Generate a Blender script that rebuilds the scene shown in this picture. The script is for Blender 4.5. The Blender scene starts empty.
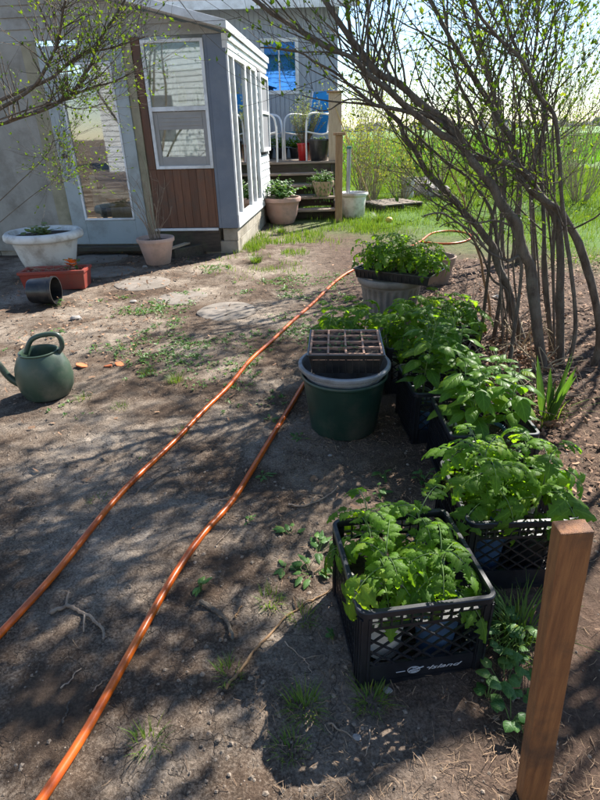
import bpy, math, random
import numpy as np
from math import sin, cos, pi, radians as R, sqrt, atan2
from mathutils import Vector as V, Matrix
random.seed(7); np.random.seed(7)
C = bpy.context.scene.collection
sc = bpy.context.scene
rnd = random.random
def U(a, b): return a + (b-a)*random.random()

# ------------------------------------------------ survey of the place (camera pose used to measure positions)
F, CX, CY, H, PT, RL = 530., 300., 400., 1.36, R(26.8), R(1.5)
def ray(px, py):
    u = (px-CX)/F; v = -(py-CY)/F
    a = u*cos(RL)+v*sin(RL); b = -u*sin(RL)+v*cos(RL)
    return (a, cos(PT)+b*sin(PT), -sin(PT)+b*cos(PT))
def G(px, py, z=0.0):
    r = ray(px, py); t = (z-H)/r[2]; return V((r[0]*t, r[1]*t, z))
def Yp(px, py, y):
    r = ray(px, py); t = y/r[1]; return V((r[0]*t, y, H+r[2]*t))

# ------------------------------------------------ numpy value noise
_perm = np.random.RandomState(3).rand(256, 256)
def vnoise(x, y):
    xi = np.floor(x).astype(int); yi = np.floor(y).astype(int); fx = x-xi; fy = y-yi
    fx = fx*fx*(3-2*fx); fy = fy*fy*(3-2*fy)
    a = _perm[xi & 255, yi & 255]; b = _perm[(xi+1) & 255, yi & 255]
    c = _perm[xi & 255, (yi+1) & 255]; d = _perm[(xi+1) & 255, (yi+1) & 255]
    return (a*(1-fx)+b*fx)*(1-fy)+(c*(1-fx)+d*fx)*fy
def fbm(x, y, o=4):
    s = 0; a = .5
    for i in range(o): s = s+a*vnoise(x*2**i+i*17.3, y*2**i+i*9.1); a *= .5
    return s
def gheight(x, y):
    x = np.asarray(x, float); y = np.asarray(y, float)
    near = np.clip(1.3-np.hypot(x, y-3)/9, 0, 1)
    h = (fbm(x*1.3+40, y*1.3+40, 3)-.45)*.05+(fbm(x*4.3+11, y*4.3+20, 2)-.38)*.018
    h = h+near*((fbm(x*9+10, y*9+10, 4)-.45)*.020+(np.abs(fbm(x*26+5, y*26+70, 3)-.45))*.022+np.clip(fbm(x*2.2, y*2.2+30, 2)-.30, 0, .4)*(fbm(x*48+5, y*48+7, 2)-.38)*.060)
    return h-.004
def gz(x, y): return float(gheight(x, y))

# ------------------------------------------------ mesh builder
class MB:
    def __init__(s): s.v = []; s.f = []; s.var = []; s.uv = []
    def add(s, vs, fs, var=None, uv=None):
        n = len(s.v); s.v.extend([tuple(p) for p in vs]); s.f.extend([tuple(i+n for i in f) for f in fs])
        s.uv.extend(uv if uv else [(0, 0, 0)]*len(vs))
        s.var.extend([rnd() if var is None else var]*len(fs)); return s
    def box(s, c, d, rot=None, var=None):
        hx, hy, hz = d[0]/2, d[1]/2, d[2]/2
        ps = [V((x*hx, y*hy, z*hz)) for z in (-1, 1) for x, y in ((-1, -1), (1, -1), (1, 1), (-1, 1))]
        if rot is not None: ps = [rot @ p for p in ps]
        c = V(c); ps = [p+c for p in ps]
        return s.add(ps, [(3, 2, 1, 0), (4, 5, 6, 7), (0, 1, 5, 4), (1, 2, 6, 5), (2, 3, 7, 6), (3, 0, 4, 7)], var)
    def bb(s, x0, x1, y0, y1, z0, z1, var=None):
        return s.box(((x0+x1)/2, (y0+y1)/2, (z0+z1)/2), (x1-x0, y1-y0, z1-z0), None, var)
    def beam(s, a, b, w, h, up=V((0, 0, 1)), var=None):
        a = V(a); b = V(b); d = (b-a); L = d.length; d.normalize()
        x = d.cross(up)
        if x.length < 1e-4: x = V((1, 0, 0))
        x.normalize(); z = x.cross(d)
        m = Matrix((x, d, z)).transposed()
        return s.box((a+b)/2, (w, L, h), m, var)
    def tube(s, pts, rad, n=8, cap=True, var=None):
        pts = [V(p) for p in pts]; m = len(pts)
        if not hasattr(rad, '__len__'): rad = [rad]*m
        vs = []; fs = []; prev = None; uv = []
        for i, p in enumerate(pts):
            t = (pts[min(i+1, m-1)]-pts[max(i-1, 0)])
            if t.length < 1e-9: t = V((0, 0, 1))
            t.normalize()
            if prev is None:
                a = V((0, 0, 1)) if abs(t.z) < .9 else V((1, 0, 0)); x = t.cross(a).normalized()
            else:
                x = prev-t*prev.dot(t)
                x = x.normalized() if x.length > 1e-6 else t.orthogonal().normalized()
            prev = x; y = t.cross(x)
            for k in range(n):
                an = 2*pi*k/n; vs.append(p+(x*cos(an)+y*sin(an))*rad[i]); uv.append((k/n, i/m, 0))
        for i in range(m-1):
            for k in range(n):
                fs.append((i*n+k, i*n+(k+1) % n, (i+1)*n+(k+1) % n, (i+1)*n+k))
        if cap: fs.append(tuple(range(n-1, -1, -1))); fs.append(tuple((m-1)*n+k for k in range(n)))
        return s.add(vs, fs, var, uv)
    def lathe(s, prof, n=40, c=(0, 0, 0), rf=None, var=None):
        vs = []; fs = []; m = len(prof)
        for i, (r, z) in enumerate(prof):
            for k in range(n):
                a = 2*pi*k/n; rr = r if rf is None else rf(r, z, a, i)
                vs.append((c[0]+rr*cos(a), c[1]+rr*sin(a), c[2]+z))
        for i in range(m-1):
            for k in range(n):
                fs.append((i*n+k, i*n+(k+1) % n, (i+1)*n+(k+1) % n, (i+1)*n+k))
        return s.add(vs, fs, var)
    def build(s, name, mat, parent=None, smooth=False, bevel=0, ang=40):
        me = bpy.data.meshes.new(name); me.from_pydata(s.v, [], s.f)
        if s.f:
            a = me.attributes.new('var', 'FLOAT', 'FACE'); a.data.foreach_set('value', np.array(s.var, dtype=np.float32))
            if any(u != (0, 0, 0) for u in s.uv):
                a = me.attributes.new('luv', 'FLOAT_VECTOR', 'POINT'); a.data.foreach_set('vector', np.array(s.uv, dtype=np.float32).ravel())
        me.materials.append(mat)
        if smooth:
            me.polygons.foreach_set('use_smooth', [True]*len(me.polygons)); 
            try: me.set_sharp_from_angle(angle=R(ang))
            except Exception: pass
        me.update()
        o = bpy.data.objects.new(name, me); C.objects.link(o)
        if parent: o.parent = parent
        if bevel:
            b = o.modifiers.new('bevel', 'BEVEL'); b.width = bevel; b.segments = 2; b.limit_method = 'ANGLE'
        return o

def thing(name, label, cat, loc=(0, 0, 0), rz=0, group=None):
    o = bpy.data.objects.new(name, None); C.objects.link(o); o.empty_display_size = .1
    o.location = loc; o.rotation_euler = (0, 0, rz); o['label'] = label; o['category'] = cat
    if group: o['group'] = group
    return o
def tag(o, label, cat, group=None, kind=None):
    o['label'] = label; o['category'] = cat
    if group: o['group'] = group
    if kind: o['kind'] = kind
    return o
def struct(o): o['kind'] = 'structure'; return o
def dup(root, loc, rz=0, label=None, group=None, scale=None):
    def cp(o, parent):
        c = o.copy(); C.objects.link(c); c.parent = parent
        for ch in list(o.children): cp(ch, c)
        return c
    r = cp(root, None); r.location = loc; r.rotation_euler = (0, 0, rz)
    if label: r['label'] = label
    if group: r['group'] = group
    if scale: r.scale = (scale,)*3 if not hasattr(scale, '__len__') else scale
    return r

# ------------------------------------------------ materials
def newmat(name):
    m = bpy.data.materials.new(name); m.use_nodes = True; nt = m.node_tree
    for n in list(nt.nodes): nt.nodes.remove(n)
    o = nt.nodes.new('ShaderNodeOutputMaterial'); b = nt.nodes.new('ShaderNodeBsdfPrincipled')
    nt.links.new(b.outputs[0], o.inputs[0]); return m, nt, b, o
def coords(nt, scale=(1, 1, 1), obj=True):
    tc = nt.nodes.new('ShaderNodeTexCoord'); mp = nt.nodes.new('ShaderNodeMapping'); mp.inputs['Scale'].default_value = scale
    nt.links.new(tc.outputs['Object'], mp.inputs[0]); return mp.outputs[0]
def noise(nt, vec, sc_, det=6, rough=.6, out='Fac'):
    n = nt.nodes.new('ShaderNodeTexNoise'); n.inputs['Scale'].default_value = sc_; n.inputs['Detail'].default_value = det
    n.inputs['Roughness'].default_value = rough
    if vec: nt.links.new(vec, n.inputs['Vector'])
    return n.outputs[out]
def ramp(nt, fac, stops):
    r = nt.nodes.new('ShaderNodeValToRGB'); e = r.color_ramp.elements
    while len(e) < len(stops): e.new(.5)
    for i, (p, c) in enumerate(stops):
        e[i].position = p; e[i].color = (c[0], c[1], c[2], 1) if hasattr(c, '__len__') else (c, c, c, 1)
    nt.links.new(fac, r.inputs[0]); return r.outputs[0]
def mix(nt, fac, a, b, mode='MIX'):
    m = nt.nodes.new('ShaderNodeMix'); m.data_type = 'RGBA'; m.blend_type = mode
    for s, val in ((0, fac), (6, a), (7, b)):
        if hasattr(val, 'is_linked'): nt.links.new(val, m.inputs[s])
        elif s == 0: m.inputs[0].default_value = val
        else: m.inputs[s].default_value = (*val, 1)
    return m.outputs[2]
def math_(nt, op, a, b=None, c=None):
    m = nt.nodes.new('ShaderNodeMath'); m.operation = op
    for i, v in enumerate((a, b, c)):
        if v is None: continue
        if hasattr(v, 'is_linked'): nt.links.new(v, m.inputs[i])
        else: m.inputs[i].default_value = v
    return m.outputs[0]
def bump(nt, b, h, strength=.3, dist=.01):
    n = nt.nodes.new('ShaderNodeBump'); n.inputs['Strength'].default_value = strength; n.inputs['Distance'].default_value = dist
    nt.links.new(h, n.inputs['Height']); nt.links.new(n.outputs[0], b.inputs['Normal'])
def attr(nt, name, out='Fac'):
    a = nt.nodes.new('ShaderNodeAttribute'); a.attribute_name = name; return a.outputs[out]
def M(name, c1, c2=None, rough=.5, scale=8, stretch=(1, 1, 1), bmp=.15, bd=.004, metal=0, spec=.5, dirt=None, dscale=3, var=0, lo=.35, hi=.68):
    m, nt, b, o = newmat(name)
    if c2 is None: c2 = tuple(x*.78 for x in c1)
    v = coords(nt, stretch); n = noise(nt, v, scale)
    col = ramp(nt, n, [(lo, c1), (hi, c2)])
    if dirt:
        d = noise(nt, coords(nt), dscale, 8, .7); f = ramp(nt, d, [(.48, 0.), (.7, 1.)])
        col = mix(nt, f, col, dirt)
    if var:
        a = attr(nt, 'var'); k = math_(nt, 'MULTIPLY_ADD', a, var*2, 1-var)
        h = nt.nodes.new('ShaderNodeHueSaturation'); nt.links.new(k, h.inputs['Value']); nt.links.new(col, h.inputs['Color']); col = h.outputs[0]
    nt.links.new(col, b.inputs['Base Color']); b.inputs['Roughness'].default_value = rough
    b.inputs['Metallic'].default_value = metal; b.inputs['Specular IOR Level'].default_value = spec
    if bmp: bump(nt, b, noise(nt, v, scale*5, 5), bmp, bd)
    return m
def leafmat(name, ca, cb, trans=.4, rough=.42, veins=7, tcol=None):
    m, nt, b, o = newmat(name)
    a = attr(nt, 'var'); n = noise(nt, coords(nt), 25, 3)
    f = math_(nt, 'MULTIPLY_ADD', n, .5, math_(nt, 'MULTIPLY', a, .6))
    col = ramp(nt, f, [(.15, ca), (.72, cb), (.86, (cb[0]*1.5, cb[1]*1.12, cb[2]))]); b.inputs['Specular IOR Level'].default_value = .32
    if veins:
        uv = nt.nodes.new('ShaderNodeSeparateXYZ'); nt.links.new(attr(nt, 'luv', 'Vector'), uv.inputs[0])
        av = math_(nt, 'ABSOLUTE', uv.outputs[1])
        w = math_(nt, 'SINE', math_(nt, 'MULTIPLY', math_(nt, 'SUBTRACT', uv.outputs[0], math_(nt, 'MULTIPLY', av, .28)), veins*2*pi))
        w = math_(nt, 'POWER', math_(nt, 'MAXIMUM', w, 0.), 7.)
        mid = math_(nt, 'LESS_THAN', av, .07)
        vv = math_(nt, 'MAXIMUM', math_(nt, 'MULTIPLY', w, .6), mid)
        col = mix(nt, math_(nt, 'MULTIPLY', vv, .35), col, tuple(min(1, x*1.8+.03) for x in cb))
        bump(nt, b, math_(nt, 'MULTIPLY', vv, -1.), .5, .003)
    nt.links.new(col, b.inputs['Base Color']); b.inputs['Roughness'].default_value = rough
    t = nt.nodes.new('ShaderNodeBsdfTranslucent')
    tc = mix(nt, 1., col, tcol or (1.5, 1.45, .45), 'MULTIPLY'); nt.links.new(tc, t.inputs[0])
    mx = nt.nodes.new('ShaderNodeMixShader'); mx.inputs[0].default_value = trans
    nt.links.new(b.outputs[0], mx.inputs[1]); nt.links.new(t.outputs[0], mx.inputs[2]); nt.links.new(mx.outputs[0], o.inputs[0])
    return m
def glassmat(name, tint=(.8, .85, .85), refl=.35, rough=.02, gcol=(.95, .97, 1)):
    m, nt, b, o = newmat(name)
    nt.nodes.remove(b)
    g = nt.nodes.new('ShaderNodeBsdfGlossy'); g.inputs['Roughness'].default_value = rough; g.inputs[0].default_value = (*gcol, 1)
    t = nt.nodes.new('ShaderNodeBsdfTransparent'); t.inputs[0].default_value = (*tint, 1)
    lw = nt.nodes.new('ShaderNodeFresnel'); lw.inputs[0].default_value = 1.5
    f = math_(nt, 'MINIMUM', math_(nt, 'ADD', math_(nt, 'MULTIPLY', lw.outputs[0], 1.6), refl*.5), 1.)
    n = noise(nt, coords(nt), 2.2, 2); bp = nt.nodes.new('ShaderNodeBump'); bp.inputs['Strength'].default_value = .018; bp.inputs['Distance'].default_value = .02
    nt.links.new(n, bp.inputs['Height']); nt.links.new(bp.outputs[0], g.inputs['Normal'])
    mx = nt.nodes.new('ShaderNodeMixShader'); nt.links.new(f, mx.inputs[0]); nt.links.new(t.outputs[0], mx.inputs[1]); nt.links.new(g.outputs[0], mx.inputs[2])
    nt.links.new(mx.outputs[0], o.inputs[0]); return m

m_black = M('black_plastic', (.010, .011, .013), (.018, .019, .022), .33, 30, bmp=.1, bd=.001, dirt=(.05, .045, .04), dscale=6)
m_cratep = M('crate_plastic', (.006, .007, .010), (.012, .014, .020), .36, 30, bmp=.15, bd=.001, dirt=(.022, .024, .030), dscale=9)
m_green = M('dark_green_plastic', (.010, .030, .022), (.016, .045, .032), .4, 6, bmp=.05, bd=.001, dirt=(.07, .07, .055), dscale=4)
m_greyp = M('grey_plastic', (.30, .31, .33), (.22, .22, .23), .5, 9, bmp=.1, bd=.001, dirt=(.14, .12, .1), dscale=8)
m_planter = M('taupe_plastic', (.26, .22, .19), (.19, .16, .14), .65, 7, bmp=.15, bd=.002, dirt=(.12, .095, .075), dscale=5)
m_white = M('white_paint', (.78, .79, .80), (.66, .67, .68), .45, 4, bmp=.05, bd=.001, dirt=(.45, .44, .42), dscale=2)
m_whitep = M('white_plastic', (.72, .70, .66), (.58, .55, .5), .5, 5, bmp=.05, dirt=(.35, .3, .25), dscale=5)
m_terra = M('terracotta', (.42, .24, .19), (.52, .34, .28), .8, 5, bmp=.2, bd=.002, dirt=(.28, .19, .16), dscale=5)
m_terral = M('pale_clay', (.55, .38, .31), (.46, .31, .25), .8, 5, bmp=.2, bd=.002, dirt=(.36, .27, .22), dscale=6)
m_tan = M('tan_ceramic', (.48, .37, .26), (.38, .28, .19), .6, 5, bmp=.2, bd=.003)
m_redp = M('red_plastic', (.30, .045, .03), (.22, .035, .025), .45, 5, bmp=.08, bd=.001, dirt=(.16, .06, .045))
m_redpot = M('red_glaze', (.42, .02, .02), (.3, .015, .015), .25, 5)
m_can = M('olive_green_plastic', (.045, .075, .05), (.03, .055, .038), .4, 4, bmp=.05, bd=.001, dirt=(.1, .105, .085), dscale=5)
m_soil = M('potting_soil', (.035, .024, .017), (.09, .06, .042), .95, 60, bmp=1, bd=.01)
m_peat = M('peat_pot', (.34, .19, .13), (.44, .27, .19), .9, 40, bmp=.5, bd=.003)
m_hose = M('orange_hose_rubber', (.64, .13, .006), (.52, .080, .006), .34, 9, bmp=.12, bd=.001, dirt=(.30, .062, .014), dscale=11)
m_hoseb = M('faded_hose_rubber', (.55, .10, .05), (.4, .07, .04), .35, 9, bmp=.1, bd=.001, dirt=(.34, .16, .11), dscale=6)
m_bark = M('grey_bark', (.20, .158, .12), (.075, .055, .04), .9, 9, (3, 3, .7), bmp=1, bd=.02, dirt=(.21, .19, .15), dscale=7)
m_barkt = M('tan_bark', (.30, .18, .085), (.2, .11, .05), .7, 14, (3, 3, .5), bmp=.5, bd=.004)
m_twig = M('dry_twig', (.34, .26, .19), (.2, .14, .1), .85, 20, bmp=.4, bd=.003, var=.25)
m_deck = M('weathered_deck_wood', (.34, .27, .21), (.2, .15, .11), .8, 6, (1, 12, 12), bmp=.5, bd=.004)
m_darkw = M('damp_dark_wood', (.085, .062, .045), (.04, .03, .022), .8, 6, (1, 8, 8), bmp=.5, bd=.004, dirt=(.07, .09, .04))
m_post = M('post_wood', (.38, .23, .12), (.24, .13, .065), .7, 7, (9, 9, 1), bmp=.4, bd=.004)
m_board = M('pale_board_wood', (.52, .40, .28), (.4, .29, .19), .75, 7, (9, 9, 1), bmp=.3, bd=.004)
m_stake = M('stake_wood', (.36, .15, .05), (.16, .058, .02), .6, 4, (30, 30, 1.4), bmp=.8, bd=.004, lo=.3, hi=.72, dirt=(.09, .045, .025), dscale=5)
m_bamboo = M('bamboo', (.55, .38, .17), (.42, .28, .12), .5, 9, (5, 5, 1))
m_siding = M('brown_wood_siding', (.185, .078, .040), (.10, .042, .023), .6, 5, (9, 9, .7), bmp=.35, bd=.003, var=.2, lo=.3, hi=.75, dirt=(.10, .065, .045), dscale=4)
m_slate = M('slate_blue_paint', (.155, .185, .235), (.125, .15, .195), .55, 3, bmp=.1, dirt=(.2, .22, .25), dscale=2)
m_doorp = M('pale_blue_grey_paint', (.37, .42, .43), (.31, .35, .36), .45, 3, bmp=.05, dirt=(.24, .26, .25), dscale=3)
m_trimtan = M('tan_trim', (.36, .32, .22), (.27, .24, .16), .7, 6, bmp=.2, dirt=(.2, .19, .12), dscale=4)
m_greyframe = M('grey_sash_vinyl', (.33, .32, .31), (.27, .26, .25), .5, 5)
m_clap = M('white_clapboard', (.74, .75, .76), (.64, .65, .66), .55, 4, bmp=.1, dirt=(.5, .5, .48), dscale=3)
m_bluewall = M('blue_grey_siding', (.33, .36, .41), (.28, .31, .36), .6, 3, (4, 4, .5), bmp=.1, dirt=(.38, .41, .44), dscale=2)
m_block = M('concrete_block', (.36, .32, .26), (.26, .23, .18), .9, 7, bmp=.8, bd=.006, dirt=(.2, .17, .12), dscale=3, var=.1)
m_stone = M('stepping_stone', (.235, .20, .168), (.16, .135, .11), .9, 9, bmp=.6, bd=.005, dirt=(.16, .13, .10), dscale=6)
m_roof = M('grey_shingle', (.14, .135, .13), (.09, .088, .085), .9, 12, bmp=.5)
m_interior = M('interior_plaster', (.35, .33, .29), (.27, .25, .22), .9, 2)
m_intfloor = M('interior_floor', (.28, .2, .13), (.2, .14, .09), .6, 4, (1, 8, 1))
m_alu = M('grey_metal', (.34, .36, .40), (.27, .29, .32), .35, 5, metal=.6)
m_chair = M('white_tube_enamel', (.8, .8, .8), (.72, .72, .72), .35, 4)
m_sling = M('blue_mesh_fabric', (.02, .30, .68), (.015, .24, .6), .8, 60, bmp=.4)
m_cush = M('blue_cushion', (.12, .22, .48), (.09, .17, .4), .9, 12)
m_litter = M('dry_straw_litter', (.30, .20, .12), (.13, .08, .05), .9, 30, bmp=0, var=.5)
m_clod = M('soil_clods', (.27, .215, .165), (.13, .098, .073), .95, 40, bmp=.8, bd=.006, var=.25)
m_deadleaf = M('dead_leaf', (.30, .175, .10), (.17, .09, .05), .85, 20, bmp=.3, var=.4)
m_chip = M('orange_shard', (.62, .17, .06), (.5, .13, .05), .8, 9)
m_rockw = M('grey_rock', (.34, .31, .28), (.22, .2, .18), .9, 8, bmp=.6)
m_letter = M('white_print', (.55, .57, .6), (.4, .42, .45), .6, 60)
m_screen = M('grey_insect_screen', (.20, .20, .215), (.165, .165, .175), .7, 4)
m_curtain = M('white_curtain', (.7, .7, .68), (.6, .6, .58), .9, 4)
m_paper = M('newsprint', (.5, .5, .48), (.38, .38, .37), .9, 30)
m_bluepot = M('blue_plastic', (.06, .13, .25), (.05, .1, .2), .4, 8)
m_yellow = M('yellow_plastic', (.6, .45, .08), (.5, .36, .06), .5, 5)
m_glass = glassmat('window_glass', (.72, .80, .74), .18)
m_glassd = glassmat('door_glass', (.88, .88, .84), .16)
m_glassb = glassmat('painted_sky_glass', (.03, .14, .55), 1.0, .02, (.10, .38, 1.))  # blue sky reflection put into the tint and gloss colours
m_tom = leafmat('tomato_leaf', (.060, .150, .015), (.150, .290, .030), .62, .5, 7, (1.7, 1.5, .35))
m_pep = leafmat('broad_leaf', (.050, .140, .017), (.135, .270, .030), .6, .42, 5, (1.7, 1.5, .35))
m_budleaf = leafmat('young_shrub_leaf', (.07, .15, .02), (.14, .22, .03), .5, .5, 0)
m_weed = leafmat('weed_leaf', (.04, .11, .025), (.085, .18, .04), .35, .45, 4)
m_grass = leafmat('grass_blade', (.06, .125, .02), (.14, .22, .04), .40, .5, 0, (1.5, 1.5, .5))
m_stem = M('green_stem', (.12, .2, .05), (.09, .14, .04), .5, 20)
m_ros = leafmat('grey_green_leaf', (.14, .2, .09), (.24, .3, .15), .4, .6, 0)

# ------------------------------------------------ ground
def ground_mat():
    m, nt, b, o = newmat('garden_soil')
    tc = nt.nodes.new('ShaderNodeTexCoord'); P = tc.outputs['Object']
    n1 = noise(nt, P, 1.6, 8, .62); n2 = noise(nt, P, 11, 10, .72); n3 = noise(nt, P, 130, 6, .75)
    dry = ramp(nt, n2, [(.3, (.23, .178, .135)), (.70, (.47, .395, .315))])
    damp = ramp(nt, n2, [(.3, (.06, .039, .027)), (.75, (.155, .106, .072))])
    f = ramp(nt, math_(nt, 'MULTIPLY_ADD', n3, .35, n1), [(.60, 1.), (.84, 0.)])
    col = mix(nt, f, dry, damp)
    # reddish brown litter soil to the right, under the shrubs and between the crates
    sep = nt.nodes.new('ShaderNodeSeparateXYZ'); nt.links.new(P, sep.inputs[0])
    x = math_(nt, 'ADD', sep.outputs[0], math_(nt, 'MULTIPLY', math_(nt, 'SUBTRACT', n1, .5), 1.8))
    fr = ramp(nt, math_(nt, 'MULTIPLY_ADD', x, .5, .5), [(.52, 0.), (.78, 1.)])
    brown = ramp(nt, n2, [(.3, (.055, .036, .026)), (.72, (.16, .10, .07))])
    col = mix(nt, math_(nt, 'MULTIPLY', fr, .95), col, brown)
    sp = ramp(nt, n3, [(.36, .62), (.60, 1.12)]); col = mix(nt, 1., col, sp, 'MULTIPLY')
    # grassy soil beyond
    y = math_(nt, 'ADD', sep.outputs[1], math_(nt, 'MULTIPLY', math_(nt, 'SUBTRACT', n1, .5), 3.))
    fy = ramp(nt, math_(nt, 'MULTIPLY', math_(nt, 'ADD', y, math_(nt, 'MULTIPLY', sep.outputs[0], 1.0)), .05), [(.40, 0.), (.54, 1.)])
    g = ramp(nt, n2, [(.3, (.05, .11, .018)), (.7, (.12, .2, .035))])
    col = mix(nt, fy, col, g)
    nt.links.new(col, b.inputs['Base Color']); b.inputs['Roughness'].default_value = .95; b.inputs['Specular IOR Level'].default_value = .2
    vo = nt.nodes.new('ShaderNodeTexVoronoi'); vo.feature = 'DISTANCE_TO_EDGE'; vo.inputs['Scale'].default_value = 11
    wv = nt.nodes.new('ShaderNodeVectorMath'); wv.operation = 'ADD'; nt.links.new(P, wv.inputs[0])
    sc2 = nt.nodes.new('ShaderNodeVectorMath'); sc2.operation = 'SCALE'; sc2.inputs['Scale'].default_value = .12
    nt.links.new(noise(nt, P, 9, 4, .6, 'Color'), sc2.inputs[0]); nt.links.new(sc2.outputs[0], wv.inputs[1]); nt.links.new(wv.outputs[0], vo.inputs['Vector'])
    crack = ramp(nt, vo.outputs['Distance'], [(0., 0.), (.022, 1.)])
    cm = ramp(nt, noise(nt, P, 3.1, 3), [(.44, 0.), (.52, 1.)]); crack = mix(nt, cm, (1, 1, 1), crack)
    colc = mix(nt, math_(nt, 'MULTIPLY', math_(nt, 'SUBTRACT', 1., crack), .75), col, (.05, .038, .03)); nt.links.new(colc, b.inputs['Base Color'])
    h = math_(nt, 'ADD', math_(nt, 'MULTIPLY', n3, .8), math_(nt, 'MULTIPLY_ADD', crack, .35, math_(nt, 'MULTIPLY', n2, 1.0)))
    bump(nt, b, h, .9, .012)
    return m
def axis(a, b, st, lo, hi, g=1.18):
    c = list(np.arange(a, b+1e-6, st)); s = st; x = a
    left = []
    while x > lo: s *= g; x -= s; left.append(x)
    s = st; x = b; right = []
    while x < hi: s *= g; x += s; right.append(x)
    return np.array(left[::-1]+c+right)
xs = axis(-1.9, 2.0, .0115, -1500, 1500, 1.12)
ys = np.concatenate([axis(.55, 3.3, .0105, -300, 3.3, 1.12), axis(3.32, 6.5, .02, 3.3, 2500, 1.15)]); ys = np.unique(np.round(ys, 5))
ys = ys[np.concatenate([[True], np.diff(ys) > .004])]
X, Y_ = np.meshgrid(xs, ys); Z = gheight(X, Y_)
far = np.clip((np.hypot(X, Y_)-14)/10, 0, 1); Z = Z*(1-far)
nx, ny = len(xs), len(ys)
me = bpy.data.meshes.new('ground')
vv = np.stack([X.ravel(), Y_.ravel(), Z.ravel()], 1)
idx = np.arange(nx*ny).reshape(ny, nx)
q = np.stack([idx[:-1, :-1], idx[:-1, 1:], idx[1:, 1:], idx[1:, :-1]], -1).reshape(-1, 4)
me.vertices.add(len(vv)); me.vertices.foreach_set('co', vv.ravel().astype(np.float32))
me.loops.add(q.size); me.loops.foreach_set('vertex_index', q.ravel().astype(np.int32))
me.polygons.add(len(q)); me.polygons.foreach_set('loop_start', np.arange(0, q.size, 4, dtype=np.int32)); me.polygons.foreach_set('loop_total', np.full(len(q), 4, dtype=np.int32))
me.polygons.foreach_set('use_smooth', np.ones(len(q), dtype=bool)); me.update(calc_edges=True); me.validate()
me.materials.append(ground_mat()); gr = bpy.data.objects.new('ground', me); C.objects.link(gr); struct(gr)

m_field = M('young_crop_field', (.08, .19, .022), (.12, .25, .032), .9, .25, (1, .3, 1), bmp=0)
fb = MB(); fb.add([(-900, 24, .03), (1200, 24, .03), (1200, 700, .3), (-900, 700, .3)], [(0, 1, 2, 3)]); struct(fb.build('field', m_field))
# distant tree line, many irregular crowns
m_dist = M('distant_trees', (.16, .17, .15), (.22, .22, .2), .95, .2, bmp=0)
tl = MB()
for i in range(260):
    x = U(-500, 900); w = U(4, 12); h = U(3, 8); y0 = U(500, 560)
    n = 7; vs = []; fs = []
    for a in range(n):
        for c in range(5):
            rr = w*(1-.8*(c/4)**1.6)*U(.75, 1.1); an = 2*pi*a/n
            vs.append((x+rr*cos(an), y0+rr*sin(an), h*c/4))
    for c in range(4):
        for a in range(n): fs.append((a*5+c, ((a+1) % n)*5+c, ((a+1) % n)*5+c+1, a*5+c+1))
    tl.add(vs, fs)
o = tl.build('tree_line', m_dist); tag(o, 'low grey row of far-off trees on the horizon beyond the green field', 'trees', kind='stuff')

# ------------------------------------------------ litter, clods (uncountable)
def strips(name, n, region, dens, lr, wr, mat, zoff=.004, curl=.5, tilt=.25):
    mb = MB(); k = 0; tries = 0
    while k < n and tries < n*12:
        tries += 1
        x = U(region[0], region[1]); y = U(region[2], region[3])
        if rnd() > dens(x, y): continue
        k += 1; L = U(*lr); w = U(*wr); a = U(0, 2*pi); z = gz(x, y)+zoff+abs(random.gauss(0, .004))
        tz = random.gauss(0, tilt)*L; c = U(-curl, curl); va = rnd()
        d = V((cos(a), sin(a), 0)); s = V((-sin(a), cos(a), 0)); roll = U(-.6, .6)
        s2 = s*cos(roll)+V((0, 0, 1))*sin(roll)
        vs = []
        for t in (-.5, 0, .5):
            p = V((x, y, z))+d*L*t+s*c*L*(t*t)+V((0, 0, abs(tz)*(t+.5)))
            vs += [p-s2*w/2, p+s2*w/2]
        mb.add(vs, [(0, 1, 3, 2), (2, 3, 5, 4)], va)
    return mb.build(name, mat)
def dens_straw(x, y):
    f = float(fbm(np.array(x*1.7), np.array(y*1.7), 3))
    base = .22 + (.75 if x > -.1 and y < 3.2 else 0) + (.5 if x > .9 else 0) + (.35 if (x < -.9 and y > 3.4) else 0)
    return max(0, min(1, base*(.15+max(0, (f-.36))*4)))
o = strips('dry_straw', 34000, (-1.8, 2.6, .45, 5.5), dens_straw, (.008, .036), (.0006, .0017), m_litter, .001)
tag(o, 'fine brown straw and needle litter scattered over the bare soil', 'litter', kind='stuff')
o = strips('dead_leaf_litter', 11000, (-3.0, 4.2, 1.6, 7.2), lambda x, y: (.95 if (x > 1.0+.1*sin(y*5) and y < 6.3) else (.25 if (x < -1.0 and y > 3.3) else .03)), (.012, .042), (.005, .017), m_deadleaf, .006, .7, .34)
tag(o, 'brown curled dead leaves lying under the shrubs and by the door', 'leaf litter', kind='stuff')
cl = MB()
ico = [(0, 0, 1), (.9, 0, .3), (.28, .86, .3), (-.73, .53, .3), (-.73, -.53, .3), (.28, -.86, .3), (0, 0, -.6)]
icf = [(0, 1, 2), (0, 2, 3), (0, 3, 4), (0, 4, 5), (0, 5, 1), (6, 2, 1), (6, 3, 2), (6, 4, 3), (6, 5, 4), (6, 1, 5)]
for i in range(26000):
    x = U(-1.9, 2.0); y = .45+5*rnd()**1.5
    if rnd() > float(fbm(np.array(x*2.5+9), np.array(y*2.5), 3))*1.6-.25: continue
    s = .002+.0075*rnd()**4; a = U(0, 6.3); z = gz(x, y)-s*.05
    cl.add([(x+s*(p[0]*cos(a)-p[1]*sin(a))*U(.7, 1.3), y+s*(p[0]*sin(a)+p[1]*cos(a))*U(.7, 1.3), z+s*p[2]*U(.6, 1)) for p in ico], icf)
o = cl.build('soil_clods', m_clod); tag(o, 'small grey brown crumbs of dry soil on the path', 'soil crumbs', kind='stuff')

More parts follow.
